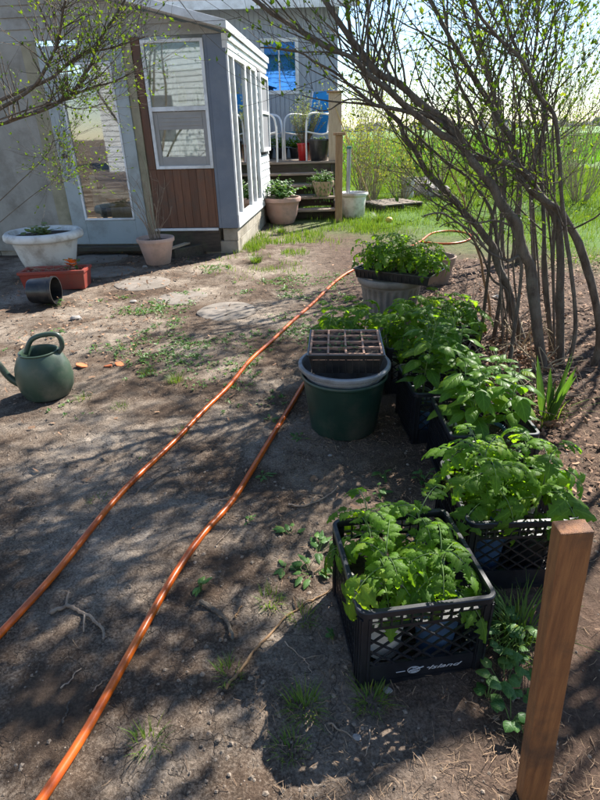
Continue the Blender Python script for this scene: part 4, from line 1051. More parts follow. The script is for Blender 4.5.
def limb(px, r0, r1, y0, y1=None, ext=0, n=8, wob=.012, base=None):
    y1 = y1 or y0; P_ = []
    m = len(px)
    for i, (a, b) in enumerate(px): P_.append(Yp(a, b, y0+(y1-y0)*i/(m-1)))
    if base is None and P_[0].z < .75 and px[0][1] > 235 and r0 > .0055: base = (P_[0].x+.01, P_[0].y, -.04) if P_[0].z > .02 else None
    if base is not None: P_.insert(0, V(base))
    pts = catmull(P_, n); N_ = len(pts)
    for i in range(N_): pts[i] += V((sin(i*.42+px[0][0])*wob*.5+U(-.2, .2)*wob*.4, U(-.2, .2)*wob, sin(i*.3)*wob*.4))
    if ext:
        d = (pts[-1]-pts[-4]).normalized()
        for i in range(int(ext/.12)):
            d = (d+V((U(-.15, .15), U(-.15, .15), U(-.05, .2)))).normalized(); pts.append(pts[-1]+d*.12)
    N_ = len(pts); rad = [(r0+(r1-r0)*(i/(N_-1))**.8)*(1+.06*sin(i*.7+px[0][0])+U(-.03, .03)) for i in range(N_)]
    return pts, rad
def shrub(name, label, cat, base, limbs, group, mat=m_bark, leaf=m_budleaf, twigs=10, tl=(.35, .8), lp=.5, lsz=(.018, .034), lvl=1, t0=.30, part='trunk'):
    t = thing(name, label, cat, base, 0, group); off = V(base)
    lf = MB(); tw = MB()
    for li, (pts, rad) in enumerate(limbs):
        MB().tube([p-off for p in pts], rad, 10).build(part if rad[0] > .018 else 'branch', mat, t, True)
        N_ = len(pts)
        for k in range(int(twigs*(.4+N_/40)*(.4 if rad[0] < .0135 and len(limbs) < 12 and name == 'leaning_shrub' else 1))):
            i = int(N_*U(t0, .99)); d = (pts[min(i+1, N_-1)]-pts[max(0, i-1)]).normalized()
            a = Matrix.Rotation(U(0, 6.28), 3, d) @ d.orthogonal().normalized(); a.z = abs(a.z)*.6+a.z*.4
            grow(tw, lf, pts[i]-off, d*U(.2, .9)+a*.8, U(*tl), min(.006, rad[i]*.5), lvl, lp, .35, lsz)
    tw.build('twigs', mat, t, True, ang=180); lf.build('foliage', leaf, t, ang=180)
    return t
random.seed(31)
GS = 'multi stemmed shrubs along the right of the path'
b1 = (1.52, 3.02, -.03)
L1 = [limb([(543, 372), (532, 280), (525, 255), (518, 230), (509, 213), (494, 190), (476, 166), (465, 151), (458, 133), (440, 118), (419, 100), (398, 85), (380, 73), (363, 55), (338, 20)], .032, .012, 3.0, 3.0, .9),
      limb([(465, 151), (452, 140), (436, 130), (412, 112), (390, 92), (372, 76), (352, 60), (330, 47), (296, 30)], .020, .008, 3.02, 2.8, .5),
      limb([(458, 138), (428, 117), (405, 110), (380, 107), (370, 103), (357, 90), (340, 78), (318, 62), (299, 53), (262, 48)], .013, .003, 3.0, 2.7),
      limb([(380, 107), (357, 104), (330, 100), (301, 96)], .007, .002, 2.9, 2.8),
      limb([(371, 104), (350, 100), (330, 108), (318, 112)], .005, .002, 2.85, 2.85),
      limb([(600, 335), (582, 250), (563, 218), (545, 200), (530, 180), (515, 166), (492, 160), (470, 156)], .026, .015, 3.1, 3.05),
      limb([(522, 268), (507, 260), (490, 253), (473, 233), (460, 223), (440, 214), (425, 215)], .011, .004, 3.0, 2.9),
      limb([(512, 226), (493, 221), (477, 222), (460, 220)], .007, .003, 3.0, 2.95)]
shrub('leaning_shrub', 'shrub with a thick dark trunk leaning left over the seedling crates', 'shrub', b1, L1, GS, twigs=7, lp=.5)
b2 = tuple(G(523, 345)); b2 = (b2[0], b2[1], -.03)
L2 = [limb([(522, 345), (517, 323), (508, 290), (500, 270), (493, 248), (485, 235), (475, 225), (465, 212), (455, 202), (442, 187), (432, 178), (420, 160), (410, 143), (402, 130), (397, 120), (385, 107), (373, 92), (363, 73), (355, 50), (346, 10)], .029, .010, 3.46, 3.6, .8),
      limb([(507, 297), (493, 278), (480, 253), (470, 235), (455, 222), (440, 228)], .010, .003, 3.45, 3.4),
      limb([(455, 202), (443, 209), (437, 220), (441, 200), (435, 196), (427, 196)], .006, .002, 3.5, 3.5),
      limb([(502, 272), (497, 240), (488, 205), (470, 180), (448, 162), (420, 140), (395, 118), (372, 96), (352, 86), (330, 74)], .014, .004, 3.5, 3.7),
      limb([(490, 253), (492, 220), (497, 180), (488, 150), (480, 118), (462, 92), (452, 60), (446, 20)], .012, .005, 3.5, 3.8, .6)]
shrub('leaning_shrub', 'shrub with a slimmer trunk bending left, just behind the thickest leaning trunk', 'shrub', b2, L2, GS, twigs=7, lp=.5)
b3 = tuple(G(560, 385)); b3 = (b3[0], b3[1], -.03)
L3 = [limb([(562, 390), (560, 300), (556, 217), (530, 190), (518, 172), (515, 151), (506, 130), (491, 106), (470, 70), (455, 49), (440, 15)], .026, .010, 3.1, 3.5, .9),
      limb([(552, 380), (548, 310), (545, 240), (540, 170), (545, 110), (524, 64), (505, 20)], .015, .007, 3.2, 3.5, .8),
      limb([(575, 330), (566, 230), (556, 130), (540, 95), (524, 64), (500, 40)], .013, .007, 3.0, 3.0, .8)]
for q in range(16):
    x = U(498, 558); L3.append(limb([(x+4, U(330, 380)), (x+U(-6, 6), 260), (x+U(-10, 6), 180), (x+U(-14, 8), 110), (x+U(-20, 10), 50), (x+U(-26, 14), 5)], U(.0045, .008), .0025, U(3.1, 4.1), None, .4))
shrub('upright_shrub', 'dense shrub of many upright stems at the right edge above the dead leaves', 'shrub', b3, L3, GS, twigs=7, lp=.6)
b4 = tuple(G(520, 258)); b4 = (b4[0], b4[1], -.03)
L4 = [limb([(519, 262), (515, 233), (508, 214), (503, 200), (500, 160), (494, 100), (488, 70), (482, 49), (476, 10)], .040, .016, 6.0, 6.1, .8),
      limb([(515, 240), (520, 190), (505, 140), (500, 115), (491, 85), (476, 52), (464, 10)], .030, .012, 6.2, 6.2, .8),
      limb([(535, 262), (532, 200), (536, 140), (530, 90), (536, 40), (540, 0)], .024, .012, 6.1, 6.4, .8),
      limb([(503, 250), (500, 200), (485, 150), (470, 110), (455, 70), (445, 20)], .025, .012, 6.3, 6.6, .8)]
shrub('upright_shrub', 'tall grey stemmed shrub farther back where the path soil meets the grass', 'shrub', b4, L4, GS, twigs=13, tl=(.4, 1.), lp=.7, lsz=(.03, .055))
g0 = G(490, 318)
shrub('sapling', 'thin tan barked sapling standing left of the leaning trunks', 'sapling', (g0.x, g0.y, -.02),
      [limb([(490, 318), (487, 292), (482, 267), (477, 248), (472, 233), (467, 215), (463, 200), (452, 172), (446, 150), (430, 120)], .012, .004, g0.y, g0.y+.1)], None, mat=m_barkt, twigs=9, part='stem', lp=.4)
# canopy shrub standing to the right out of the frame whose crown throws the dappled shade
random.seed(44)
for k, (bx, by, nst) in enumerate(((2.75, 3.0, 9), (3.1, 4.5, 9), (4.4, 6.0, 7))):
    lim = []
    for i in range(nst):
        p = V((bx+U(-.15, .15), by+U(-.15, .15), -.03)); pts = [p]; d = V((U(-.05, .12), U(-.08, .08), 1)).normalized(); m_ = 30
        hb = U(1.9, 2.5); wy = U(-.03, .05)
        for q in range(m_):
            if pts[-1].z > hb: d = (d+V((-.20, wy, -.015 if d.z > .05 else .03))).normalized()
            d = (d+V((U(-.05, .05), U(-.05, .05), 0))).normalized(); pts.append(pts[-1]+d*.18)
        lim.append((pts, [.022*(1-.75*q/m_) for q in range(m_+1)]))
    shrub('tall_shade_shrub', ['tall arching shrub outside the right edge, nearest of three', 'tall arching shrub outside the right edge, middle of three', 'tall arching shrub outside the right edge, farthest of three'][k], 'shrub', (bx, by, -.03), lim, GS, twigs=13, tl=(.4, .9), lp=.7, lsz=(.035, .06), lvl=1, t0=.66)

lim = []  # unseen shrub added, its limbs aimed to shade the foreground soil
for (tx, ty, tz_) in ((1.15, 2.95, 2.35), (1.45, 3.1, 2.45), (1.35, 2.75, 2.3), (1.0, 3.2, 2.5), (1.55, 2.9, 2.3), (1.2, 3.4, 2.5), (.8, 3.0, 2.45), (.55, 3.5, 2.6)):
    b_ = V((2.35+U(-.1, .1), 2.5+U(-.1, .1), -.03)); pts = catmull([b_, b_+V((.05, 0, 1.1)), b_+V((-.05, .05, 2.15)), V((tx+.35, ty, tz_-.03)), V((tx-.25, ty+.05, tz_))], 8)
    lim.append((pts, [.02*(1-.8*q/len(pts)) for q in range(len(pts))]))
shrub('tall_shade_shrub', 'tall arching shrub added unseen outside the right edge to shade the foreground, closest to the camera', 'shrub', (2.35, 2.5, -.03), lim, GS, twigs=10, tl=(.2, .5), lp=.7, lsz=(.03, .06), lvl=1, t0=.76)

# shrub at the left, arching in front of the door
random.seed(52)
b5 = (-3.25, 4.5, 0)
L5 = [limb([(-30, 140), (5, 122), (46, 108), (70, 95), (88, 70), (96, 50), (112, 20)], .016, .006, 4.4, 4.2, .3, base=(-3.25, 4.5, 0)),
      limb([(-10, 128), (40, 112), (66, 98), (92, 88), (112, 82), (136, 70)], .012, .003, 4.4, 4.0),
      limb([(-10, 105), (40, 84), (60, 70), (80, 56), (110, 48), (145, 36)], .014, .004, 4.4, 4.1),
      limb([(-14, 215), (42, 160), (55, 140), (64, 150), (66, 170)], .0035, .0012, 4.3, 4.2),
      limb([(-14, 235), (40, 190), (60, 183), (72, 178)], .003, .0012, 4.3, 4.2),
      limb([(-20, 120), (30, 90), (50, 60), (60, 30), (66, 0)], .014, .006, 4.3, 4.0),
      limb([(-14, 125), (50, 104), (76, 108), (98, 106)], .006, .002, 4.2, 4.0)]
shrub('budding_shrub', 'budding shrub with fine arching twigs in front of the sunroom door at the left', 'shrub', b5, L5, None, twigs=24, tl=(.22, .5), lp=.5, lsz=(.014, .03))

# background bushes by the deck
random.seed(61)
GB = 'thin stemmed bushes behind the white planter'
def thinbush(bx, by, n, h, spread, label, lp=.5, lsz=(.025, .05), name='flowering_bush', mat=None, leaf=m_budleaf, lean=0):
    mat = mat or m_pbark; t = thing(name, label, 'bush', (bx, by, 0), 0, GB); st = MB(); lf = MB()
    for i in range(n):
        a = U(0, 6.28); l = sqrt(rnd())*spread
        grow(st, lf, V((cos(a)*.12, sin(a)*.12, 0)), V((cos(a)*l+lean, sin(a)*l, 1)), h*U(.45, 1.05), .0075, 1, lp, .1, lsz, .30, 5)
    st.build('stems', mat, t, True, ang=180); lf.build('foliage', leaf, t, ang=180)
m_pbark = M('pale_bark', (.36, .30, .20), (.25, .2, .13), .8, 14, bmp=.3, bd=.003)
m_yl = leafmat('yellow_green_leaf', (.16, .22, .03), (.28, .32, .05), .5, .5, 0)
thinbush(1.55, 11.7, 40, 2.3, .55, 'thin stemmed yellow green bush behind the bamboo pole', .9, leaf=m_yl)
thinbush(2.3, 12.2, 34, 1.7, .6, 'lower twiggy bush left of the metal pail on the lawn', .9, leaf=m_yl)
thinbush(1.75, 13.5, 40, 3.2, .35, 'tallest thin bush rising beside the corner of the blue grey house', .6, leaf=m_yl)
thinbush(3.6, 14.5, 30, 3.0, .5, 'thin bush on the lawn behind the heap of rocks', .5, leaf=m_yl)
thinbush(5.6, 11.0, 36, 3.4, .5, 'thin bush on the lawn behind the many upright stems at the right edge', .6, leaf=m_budleaf)
0 and thinbush(3.1, 9.6, 30, 2.6, .45, 'airy yellow green bush on the lawn behind the leaning trunks', .6, leaf=m_yl)
0 and thinbush(4.3, 9.0, 34, 3.0, .5, 'airy bush on the lawn straight behind the tall grey stemmed shrub', .6, leaf=m_yl)
thinbush(6.6, 14.0, 40, 3.6, .6, 'farthest airy bush at the field edge on the right', .7, leaf=m_yl)
# tree outside the view left of the camera, reflected in the glass
random.seed(63)

nb = thing('neighbour_house', 'white clapboard house behind the viewer, reflected in the sunroom glass', 'house', (-5.5, -9, 0), R(8))
w_ = MB(); z = 0
while z < 5: w_.add([(-6, .03, z), (6, .03, z), (6, .008, z+.2), (-6, .008, z+.2), (-6, -4, z), (6, -4, z), (6, -4, z+.2), (-6, -4, z+.2)], [(1, 0, 3, 2), (4, 5, 6, 7), (0, 4, 7, 3), (5, 1, 2, 6), (3, 7, 6, 2), (0, 1, 5, 4)]); z += .2
w_.build('wall', m_clap, nb); MB().add([(-6.4, .5, 5), (6.4, .5, 5), (6.4, -2, 7.4), (-6.4, -2, 7.4), (6.4, -4.5, 5), (-6.4, -4.5, 5)], [(0, 1, 2, 3), (3, 2, 4, 5), (1, 4, 2), (0, 3, 5), (0, 5, 4, 1)]).build('roof', m_roof, nb)
for x in (-3, 0, 3): MB().bb(x-.5, x+.5, .0, .06, 1.2, 2.8).build('window', m_screen, nb)
for k, (bx, by, hh) in enumerate(((-3.2, -5, 4.5), (-6.5, -3.5, 5.5), (1.5, -6, 6), (6, -5, 6), (-9, -1, 5))):
    lim = []
    for i in range(7):
        a = U(0, 6.28); pts = [V((bx+U(-.1, .1), by+U(-.1, .1), 0))]; d = V((cos(a)*.25, sin(a)*.25, 1)).normalized()
        for q in range(16): d = (d+V((U(-.12, .12), U(-.12, .12), U(0, .03)))).normalized(); pts.append(pts[-1]+d*hh/14)
        lim.append((pts, [.05*(1-.8*q/16) for q in range(17)]))
    shrub('bare_tree', 'many stemmed budding tree behind the viewer, '+['just left of the camera', 'farther left before the white house', 'right of the camera', 'far right of the camera', 'far left beyond the path'][k], 'tree', (bx, by, 0), lim, 'trees behind the viewer', twigs=16, tl=(.6, 1.3), lp=.6, lsz=(.05, .09), lvl=1)

# ------------------------------------------------ grass: lawn (uncountable)
def blades(name, n, region, dens, hh, ww, mat, seed_, lean=.5, clump=None):
    rs = np.random.RandomState(seed_); k = 0; VV = []; var = []
    x = rs.uniform(region[0], region[1], n); y = rs.uniform(region[2], region[3], n)
    keep = rs.rand(n) < dens(x, y); x = x[keep]; y = y[keep]; n = len(x)
    z = gheight(x, y)*(1-np.clip((np.hypot(x, y)-14)/10, 0, 1)); sc_ = np.clip(np.hypot(x, y)/8, .6, 4)
    h = rs.uniform(hh[0], hh[1], n)*np.minimum(sc_, 1.6); w = rs.uniform(ww[0], ww[1], n)*sc_; a = rs.uniform(0, 6.28, n); l = rs.uniform(0, lean, n)*h; b = rs.uniform(0, 6.28, n)
    ca, sa = np.cos(a), np.sin(a); lx, ly = np.cos(b)*l, np.sin(b)*l
    v = np.stack([np.stack([x-ca*w/2, y-sa*w/2, z-.004], 1), np.stack([x+ca*w/2, y+sa*w/2, z-.004], 1), np.stack([x+ca*w*.3+lx*.4, y+sa*w*.3+ly*.4, z+h*.6], 1), np.stack([x-ca*w*.3+lx*.4, y-sa*w*.3+ly*.4, z+h*.6], 1), np.stack([x+lx, y+ly, z+h], 1)], 1).reshape(-1, 3)
    me = bpy.data.meshes.new(name); i = np.arange(n)*5
    me.vertices.add(len(v)); me.vertices.foreach_set('co', v.ravel().astype(np.float32))
    lp = np.stack([i, i+1, i+2, i+3, i+3, i+2, i+4], 1).ravel(); me.loops.add(len(lp)); me.loops.foreach_set('vertex_index', lp.astype(np.int32))
    st = np.stack([np.arange(n)*7, np.arange(n)*7+4], 1).ravel(); tt = np.tile([4, 3], n)
    me.polygons.add(len(st)); me.polygons.foreach_set('loop_start', st.astype(np.int32)); me.polygons.foreach_set('loop_total', tt.astype(np.int32)); me.update(calc_edges=True)
    at = me.attributes.new('var', 'FLOAT', 'FACE'); at.data.foreach_set('value', np.repeat(rs.rand(n), 2).astype(np.float32))
    me.materials.append(mat); o = bpy.data.objects.new(name, me); C.objects.link(o); return o
def lawn_d(x, y):
    e = (y+x*1.0-8.6+(fbm(x*.9, y*.9, 3)-.45)*5)/1.6
    return np.clip(e, 0, 1)*np.clip(.15+(fbm(x*1.5+4, y*1.5, 3)-.2)*2.4, .1, 1)
o = blades('lawn_grass', 150000, (.2, 10, 5.2, 24), lawn_d, (.03, .085), (.005, .010), m_grass, 5); tag(o, 'bright green lawn grass beyond the path on the right', 'grass', kind='stuff')
m_crop = leafmat('crop_blade', (.07, .18, .022), (.12, .25, .035), .4, .5, 0, (1.5, 1.5, .5))
o = blades('field_grass', 90000, (-2, 60, 22, 90), lambda x, y: np.clip((x-y*.05+6)/8, 0, 1)*np.clip(1.3-y/90, .1, 1), (.12, .28), (.012, .03), m_crop, 6, .4); tag(o, 'even green young crop covering the field beyond the lawn', 'crop', kind='stuff')
def path_d(x, y):
    c = np.exp(-(((x+.40)/.42)**2+((y-6.85)/.75)**2))*1.8+np.exp(-(((x-1.1)/.6)**2+((y-8.6)/.6)**2))*.8+np.exp(-(((x+.1)/.7)**2+((y-8.0)/.5)**2))*.5
    return np.clip(c*np.clip((fbm(x*3.4+4, y*3.4, 3)-.40)*7, 0, 1), 0, 1)
o = blades('path_grass', 60000, (-1.6, 2.4, 5.2, 9.4), path_d, (.03, .09), (.005, .011), m_grass, 8, .7); tag(o, 'patchy short green grass growing in the path before the steps', 'grass', kind='stuff')
def sprig_d(x, y):
    return np.clip((fbm(x*2.2+14, y*2.2+3, 3)-.50)*3.0+1*.28*np.exp(-(((x+1.15)/.45)**2+((y-3.7)/.5)**2)), 0, .7)*np.clip((y-2.4)/1.5, .05, 1)*np.clip(1.2-np.abs(x+.8)/1.4, 0, 1)

# small broad-leaved ground cover scattered (uncountable)
def cover(name, n, region, dens, mat, lab, sz=(.008, .02)):
    mb = MB(); k = 0; t_ = 0
    while k < n and t_ < n*15:
        t_ += 1; x = U(region[0], region[1]); y = U(region[2], region[3])
        if rnd() > float(dens(np.array(x), np.array(y))): continue
        k += 1; z = gz(x, y); L0 = U(*sz); v_ = rnd()
        for q in range(random.choice((3, 4, 5, 6))):
            a = U(0, 6.28); h = U(.2, .9); p = V((x+cos(a)*L0*.3, y+sin(a)*L0*.3, z+.002)); blobleaf(mb, p, (cos(a), sin(a), h), V((0, 0, 1)), L0*U(.8, 1.6))
    o = mb.build(name, mat); return tag(o, lab, 'ground cover', kind='stuff')
random.seed(71)
cover('creeping_weeds', 3600, (-2.2, 1.2, 2.0, 6.4), sprig_d, m_weed, 'tiny creeping weeds dotted over the bare soil')

# ------------------------------------------------ individual tufts, weeds, twigs
def tuft(px, py, n, h, label, r=.035, mat=m_grass):
    g = G(px, py); m = MB()
    for i in range(n):
        a = U(0, 6.28); q = sqrt(rnd())*r; l = U(.3, 1.1)*h; hh = h*U(.5, 1.05); w = U(.0012, .0024)*(1 if h < .12 else 1.8)
        b0 = V((cos(a)*q, sin(a)*q, -.004)); dr = V((cos(a+U(-.7, .7)), sin(a+U(-.7, .7)), 0)); s = V((-dr.y, dr.x, 0)); vs = []
        for k in range(5):
            t = k/4; p = b0+dr*(l*t*t*.75)+V((0, 0, hh*(t-.28*t*t))); ww = w*(1-t*.9); vs += [p-s*ww, p+s*ww]
        m.add(vs, [(2*k, 2*k+1, 2*k+3, 2*k+2) for k in range(4)])
    o = m.build('grass_tuft', mat, None, True, ang=180); o.location = (g.x, g.y, gz(g.x, g.y)); tag(o, label, 'grass tuft', 'grass tufts in the bare soil'); return o
random.seed(81)
for px, py, n, h, lb in ((270, 600, 70, .05, 'small dark grass tuft left of the nearest crate, between two twigs'), (305, 706, 110, .062, 'thick dark grass tuft at the lower middle, left of the crate front'),
        (372, 700, 90, .06, 'dark grass tuft touching the front of the nearest crate'), (229, 674, 60, .045, 'grass tuft at the end of the long fallen twig'), (147, 741, 50, .05, 'grass tuft right of the hose at the bottom left'),
        (292, 748, 60, .045, 'grass tuft at the bottom edge below the thick one'), (303, 618, 50, .05, 'grass tuft beside the long twig, close to the crate wall'), (176, 383, 120, .07, 'brightest grass tuft left of the upper hose'),
        (148, 374, 70, .055, 'small grass tuft just left of the brightest one'), (84, 398, 50, .05, 'grass tuft near the watering can'), (120, 408, 40, .045, 'sparse grass tuft on the path between can and hose'),
        (392, 250, 70, .08, 'grass tuft behind the tray of seedlings'), (520, 632, 90, .16, 'tall grass tuft beside the leaning stake'), (506, 640, 60, .12, 'shorter grass tuft left of the leaning stake'),
        (535, 222, 90, .3, 'tall grass clump under the far shrub'), (378, 221, 200, .22, 'lush bright grass clump beside the white planter'), (256, 262, 160, .13, 'bright grass clump at the foundation corner'), (281, 231, 120, .12, 'grass clump at the foot of the terracotta tub'),
        (100, 500, 26, .03, 'faint grass sprig in dry soil left of the upper hose'), (182, 432, 36, .035, 'faint grass sprig right of the watering can row'), (545, 420, 40, .30, 'long bladed clump at the right edge by the dead leaves')):
    tuft(px, py, n, h, lb, .03+h*.25)
# iris-like blades right edge
g = G(548, 425); m = MB()
for i in range(9):
    a = U(0, 6.28); L = U(.2, .42); leaflet(m, (U(-.03, .03), U(-.03, .03), 0), (cos(a)*.25, sin(a)*.25, 1), (cos(a+1.5), sin(a+1.5), 0), L, .018, 7, 0, U(.1, .5), .3)
o = m.build('iris_plant', m_weed, None, True, ang=180); o.location = (g.x, g.y, gz(g.x, g.y)); tag(o, 'upright sword leaved green plant at the right edge beside dead leaves', 'plant')
def weed(px, py, n, L, label, kind='round', spread=.05, h=.05, name='weed_plant'):
    g = G(px, py); t = thing(name, label, 'weed', (g.x, g.y, gz(g.x, g.y)), 0, 'broad leaved weeds in the soil'); m = MB(); st = MB()
    for i in range(n):
        a = U(0, 6.28); q = sqrt(rnd())*spread; p = V((cos(a)*q, sin(a)*q, U(.25, 1)*h)); st.tube([(p.x*.3, p.y*.3, 0), (p.x*.8, p.y*.8, p.z*.7), p], .0012, 4, False)
        wd = .42 if kind == 'round' else .24; leaflet(m, p, (cos(a+U(-.6, .6)), sin(a+U(-.6, .6)), U(-.1, .35)), V((U(-.2, .2), U(-.2, .2), 1)), L*U(.7, 1.2), L*wd, 7, 0 if kind == 'round' else .1, U(.2, .8), .15)
    st.build('stalks', m_stem, t); m.build('leaves', m_weed, t, True, ang=180)
for px, py, n, L, lb, k, s, h in ((487, 700, 9, .034, 'round leaved weed nearest the crate corner at the lower right', 'round', .035, .04), (505, 690, 14, .036, 'largest round leaved weed at the lower right', 'round', .05, .06), (520, 665, 16, .036, 'round leaved weed left of the leaning stake', 'round', .06, .08),
        (503, 655, 14, .034, 'round leaved weed right of the crate corner', 'round', .05, .07), (512, 722, 12, .034, 'lowest round leaved weed near the bottom right', 'round', .045, .05), (495, 622, 12, .035, 'shaded round leaved weed under the second crate', 'round', .05, .05), (527, 740, 6, .03, 'dark weed at the foot of the leaning stake', 'round', .03, .04),
        (290, 535, 7, .04, 'flat leaved weed on the soil above the nearest crate', 'o', .035, .018), (318, 552, 12, .042, 'weed cluster at the left of the nearest crate', 'o', .05, .04), (312, 570, 10, .045, 'bright weed touching the left wall of the nearest crate', 'o', .045, .03), (285, 567, 4, .05, 'single long leaved weed lying flat on the soil', 'o', .02, .012),
        (200, 592, 7, .038, 'small upright weed right of the lower hose', 'o', .015, .04), (383, 478, 8, .032, 'small shaded weed below the fourth crate', 'o', .03, .03), (379, 495, 8, .032, 'small shaded weed above the back of the nearest crate', 'o', .03, .03), (299, 438, 9, .034, 'rosette weed beside the big green pot', 'o', .03, .012),
        (262, 474, 8, .03, 'rosette weed beside the hose in the shade of the pot', 'o', .035, .015), (270, 420, 8, .03, 'weed lying between the two hoses', 'o', .03, .012), (250, 521, 6, .02, 'tiny weed below the shade of the pot', 'o', .02, .012), (333, 638, 6, .022, 'tiny pale weed near the left foot of the nearest crate', 'o', .02, .02),
        (422, 480, 9, .035, 'dark weed at the base of the third crate', 'o', .04, .05), (56, 305, 7, .06, 'light green weed beside the black bucket', 'o', .05, .08), (118, 352, 9, .035, 'weed in the middle of the litter by the red planter box', 'o', .05, .03), (55, 335, 8, .05, 'green weed above the watering can', 'o', .06, .05)):
    weed(px, py, n, L, lb, k, s, h)
def stick(pts, r, label, mat=m_twig, forks=()):
    P_ = ground_path(pts, r, 6); n = len(P_); m = MB()
    for i in range(n): P_[i] += V((U(-.003, .003), U(-.003, .003), .003*sin(i*.9)+.002))
    m.tube(P_, [r*(1-.5*i/n)*(1+.15*sin(i*2.2)) for i in range(n)], 7)
    for (i, dx, dy, l) in forks:
        p = P_[min(n-1, i)]; m.tube([p, p+V((dx*l*.5, dy*l*.5, .008)), p+V((dx*l, dy*l, .004))], [r*.6, r*.45, r*.2], 5)
    o = m.build('fallen_twig', mat, None, True); tag(o, label, 'twig', 'fallen twigs on the soil')
random.seed(91)
stick([(52, 612), (66, 607), (80, 613), (95, 622), (103, 632), (104, 642)], .007, 'forked pale twig at the left edge between the hoses', forks=((6, -.2, 1, .06), (14, .3, -1, .07)))
stick([(200, 604), (214, 611), (226, 622), (234, 641)], .009, 'short thick twig right of the lower hose', m_bark)
stick([(226, 688), (246, 662), (268, 636), (290, 614), (312, 600), (338, 588)], .0045, 'longest thin twig running up to the nearest crate', m_barkt, forks=((20, -.2, 1, .05), (10, 1, .2, .04)))
stick([(284, 640), (302, 656), (312, 672)], .0022, 'curved pale twig left of the nearest crate', forks=((7, 1, .1, .06),))
stick([(288, 504), (305, 506), (322, 498), (338, 488)], .004, 'thin twig on the soil below the big green pot', forks=((8, .5, 1, .05),))
stick([(165, 475), (150, 487), (135, 495), (170, 472), (205, 468)], .003, 'thin dark twig crossing the dry soil between the hoses', m_bark)
stick([(60, 688), (72, 678), (80, 668)], .0025, 'short straw coloured twig at the lower left')
stick([(94, 692), (101, 684), (109, 680)], .002, 'tiny pale straw beside the lower hose')
stick([(63, 722), (67, 708), (70, 700)], .003, 'dark upright twig at the bottom left corner', m_bark)
stick([(218, 545), (226, 536), (232, 528)], .0022, 'pale straw right of the lower hose')
stick([(233, 500), (215, 498), (206, 499)], .0025, 'pale straw just above the lower hose')
stick([(328, 722), (340, 730), (352, 738)], .003, 'straw coloured twig near the bottom middle')
stick([(371, 727), (369, 742), (366, 756)], .002, 'thin pale stalk near the bottom below the crate')
stick([(235, 618), (238, 612), (242, 606)], .003, 'reddish twig crossing the longest thin twig', m_barkt)
stick([(475, 283), (500, 296), (520, 300)], .005, 'dry twig lying under the shrub trunks')
# dead stalks beneath the shrub
random.seed(95)
def stalk(px, py, n, label, mat=m_twig, h=.25, up=1.):
    g = G(px, py); t = MB()
    for i in range(n):
        a = U(0, 6.28); p = [V((0, 0, 0)), V((cos(a)*.08, sin(a)*.08, U(.2, .5)*h*up)), V((cos(a)*U(.12, .26), sin(a)*U(.1, .22), U(.1, 1)*h*up)), V((cos(a+.5)*.3, sin(a+.5)*.25, U(.0, .8)*h*up))]
        p = catmull(p, 5); t.tube(p, [U(.0035, .006)*(1-.7*k/len(p)) for k in range(len(p))], 5, False)
    o = t.build('dead_stalk', mat, None, True); o.location = (g.x, g.y, gz(g.x, g.y)); tag(o, label, 'dead stalks', 'dead stalks under the shrubs')
m_pale = M('bleached_stalk', (.45, .35, .22), (.33, .25, .15), .85, 20, bmp=.4, bd=.003, var=.2)
stalk(518, 352, 10, 'bleached branching dead stalk in front of the leaning trunks', m_pale, .34)
stalk(507, 385, 8, 'pale dead stalks lying below the bleached branching one', m_pale, .2)
stalk(492, 365, 14, 'brown dead stalks right of the fifth crate', m_twig, .2)
stalk(530, 395, 16, 'tangle of brown stalks at the right edge under the trunks', m_twig, .22)
stalk(500, 412, 12, 'brown stalks right of the fourth crate', m_twig, .14)
stalk(505, 335, 16, 'brown stalks tangled between the two leaning trunks', m_twig, .25)
stalk(540, 372, 14, 'dry stalks at the foot of the many upright stems', m_pale, .22)
stalk(472, 308, 10, 'thin brown stalks behind the farthest crate', m_twig, .2)
hp = MB()
for i in range(3200):
    px, py = random.gauss(512, 24), random.gauss(392, 30)
    if px < 482 or py < 330 or py > 445: continue
    g = G(px, py); a = U(0, 6.28); L = U(.02, .06); z = gz(g.x, g.y)+abs(random.gauss(0, .03)); leaflet(hp, (g.x, g.y, z), (cos(a), sin(a), U(-.6, .9)), (U(-1, 1), U(-1, 1), .6), L, L*U(.12, .3), 4, 0, U(.5, 2.2), .5)
o = hp.build('dead_plant_heap', m_deadleaf); tag(o, 'heap of curled brown dead leaves under the leaning trunks', 'dead leaves', kind='stuff')
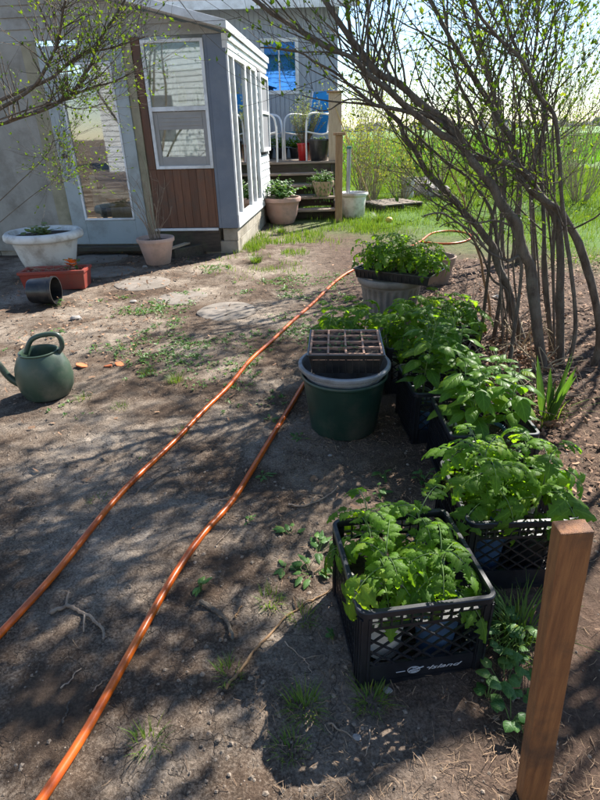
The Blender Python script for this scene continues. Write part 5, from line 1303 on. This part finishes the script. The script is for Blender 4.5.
# orange shards and chips near the watering can
for k, (px, py) in enumerate(((83, 366), (109, 367), (120, 365))):
    g = G(px, py); m = MB(); n = 7; top = []; r_ = (.055, .035, .045)[k]
    for q in range(n): a = 2*pi*q/n; rr_ = r_*U(.55, 1.1); top.append((rr_*cos(a), rr_*.6*sin(a)))
    vs = [(x, y, .012) for x, y in top]+[(x, y, .002) for x, y in top]; m.add(vs, [tuple(range(n)), tuple(range(2*n-1, n-1, -1))]+[(q, n+q, n+(q+1) % n, (q+1) % n) for q in range(n)])
    o = m.build('clay_shard', m_chip, None, bevel=.001); o.location = (g.x, g.y, gz(g.x, g.y)); o.rotation_euler = (U(-.2, .2), U(-.2, .2), U(0, 6)); tag(o, ['largest orange clay shard nearest the watering can', 'middle small orange clay shard right of the watering can', 'orange clay shard farthest from the watering can'][k], 'shard', 'orange clay shards on the soil')
for k, (px, py, s) in enumerate(((76, 318, .05), (133, 301, .035), (357, 737, .012), (498, 298, .05), (330, 455, .012), (388, 690, .014), (145, 268, .03))):
    g = G(px, py); m = MB(); n = 9
    vs = []; fs = []
    for i in range(6):
        for j in range(n): a = 2*pi*j/n; f_ = pi*i/5; r_ = s*U(.8, 1.15); vs.append((r_*sin(f_)*cos(a), .8*r_*sin(f_)*sin(a), r_*.5*cos(f_)))
    for i in range(5):
        for j in range(n): fs.append((i*n+j, (i+1)*n+j, (i+1)*n+(j+1) % n, i*n+(j+1) % n))
    m.add(vs, fs); o = m.build('pebble', m_rockw, None, True, ang=35); o.location = (g.x, g.y, gz(g.x, g.y)+s*.2)
    tag(o, ['pale flat stone below the red planter box', 'small stone by the pale round stepping stone', 'tiny white pebble near the bottom edge', 'pale stone on the soil between the crates and trunks', 'tiny pebble below the green pot', 'small pebble at the crate foot', 'small dark stone behind the stepping stones'][k], 'stone')

# ------------------------------------------------ camera, light, sky
cam = bpy.data.cameras.new('camera'); co = bpy.data.objects.new('camera', cam); C.objects.link(co); sc.camera = co
rt = V((1, 0, 0)); upv = V((0, sin(PT), cos(PT))); fw = V((0, cos(PT), -sin(PT)))
ix = rt*cos(RL)-upv*sin(RL); iy = rt*sin(RL)+upv*cos(RL)
mw = Matrix((ix, iy, -fw)).transposed().to_4x4(); mw.translation = V((0, 0, H)); co.matrix_world = mw
cam.sensor_fit = 'VERTICAL'; cam.sensor_height = 32; cam.lens = F/800*32; cam.clip_end = 4000; cam.clip_start = .05
sc.render.resolution_x = 768; sc.render.resolution_y = 1024
EL, AZ = R(42), R(43)   # sun azimuth measured from +y (forward) towards +x (right)
sd_ = V((sin(AZ)*cos(EL), cos(AZ)*cos(EL), sin(EL)))
sl = bpy.data.lights.new('sun', 'SUN'); sl.energy = 5.0; sl.angle = R(.53); sl.color = (1, .955, .88)
so_ = bpy.data.objects.new('sun', sl); C.objects.link(so_); so_.rotation_euler = sd_.to_track_quat('Z', 'Y').to_euler()
w = bpy.data.worlds.new('World'); sc.world = w; w.use_nodes = True; nt = w.node_tree
bg = nt.nodes['Background']; sk = nt.nodes.new('ShaderNodeTexSky'); sk.sky_type = 'NISHITA'; sk.sun_disc = False; sk.sun_elevation = EL; sk.sun_rotation = AZ; sk.dust_density = .1; sk.air_density = 1.0; sk.ozone_density = 3
nt.links.new(sk.outputs[0], bg.inputs[0]); bg.inputs[1].default_value = .085
vs_ = sc.view_settings; vs_.view_transform = 'Standard'; vs_.look = 'None'; vs_.exposure = 1.5; vs_.gamma = 1; vs_.use_curve_mapping = False
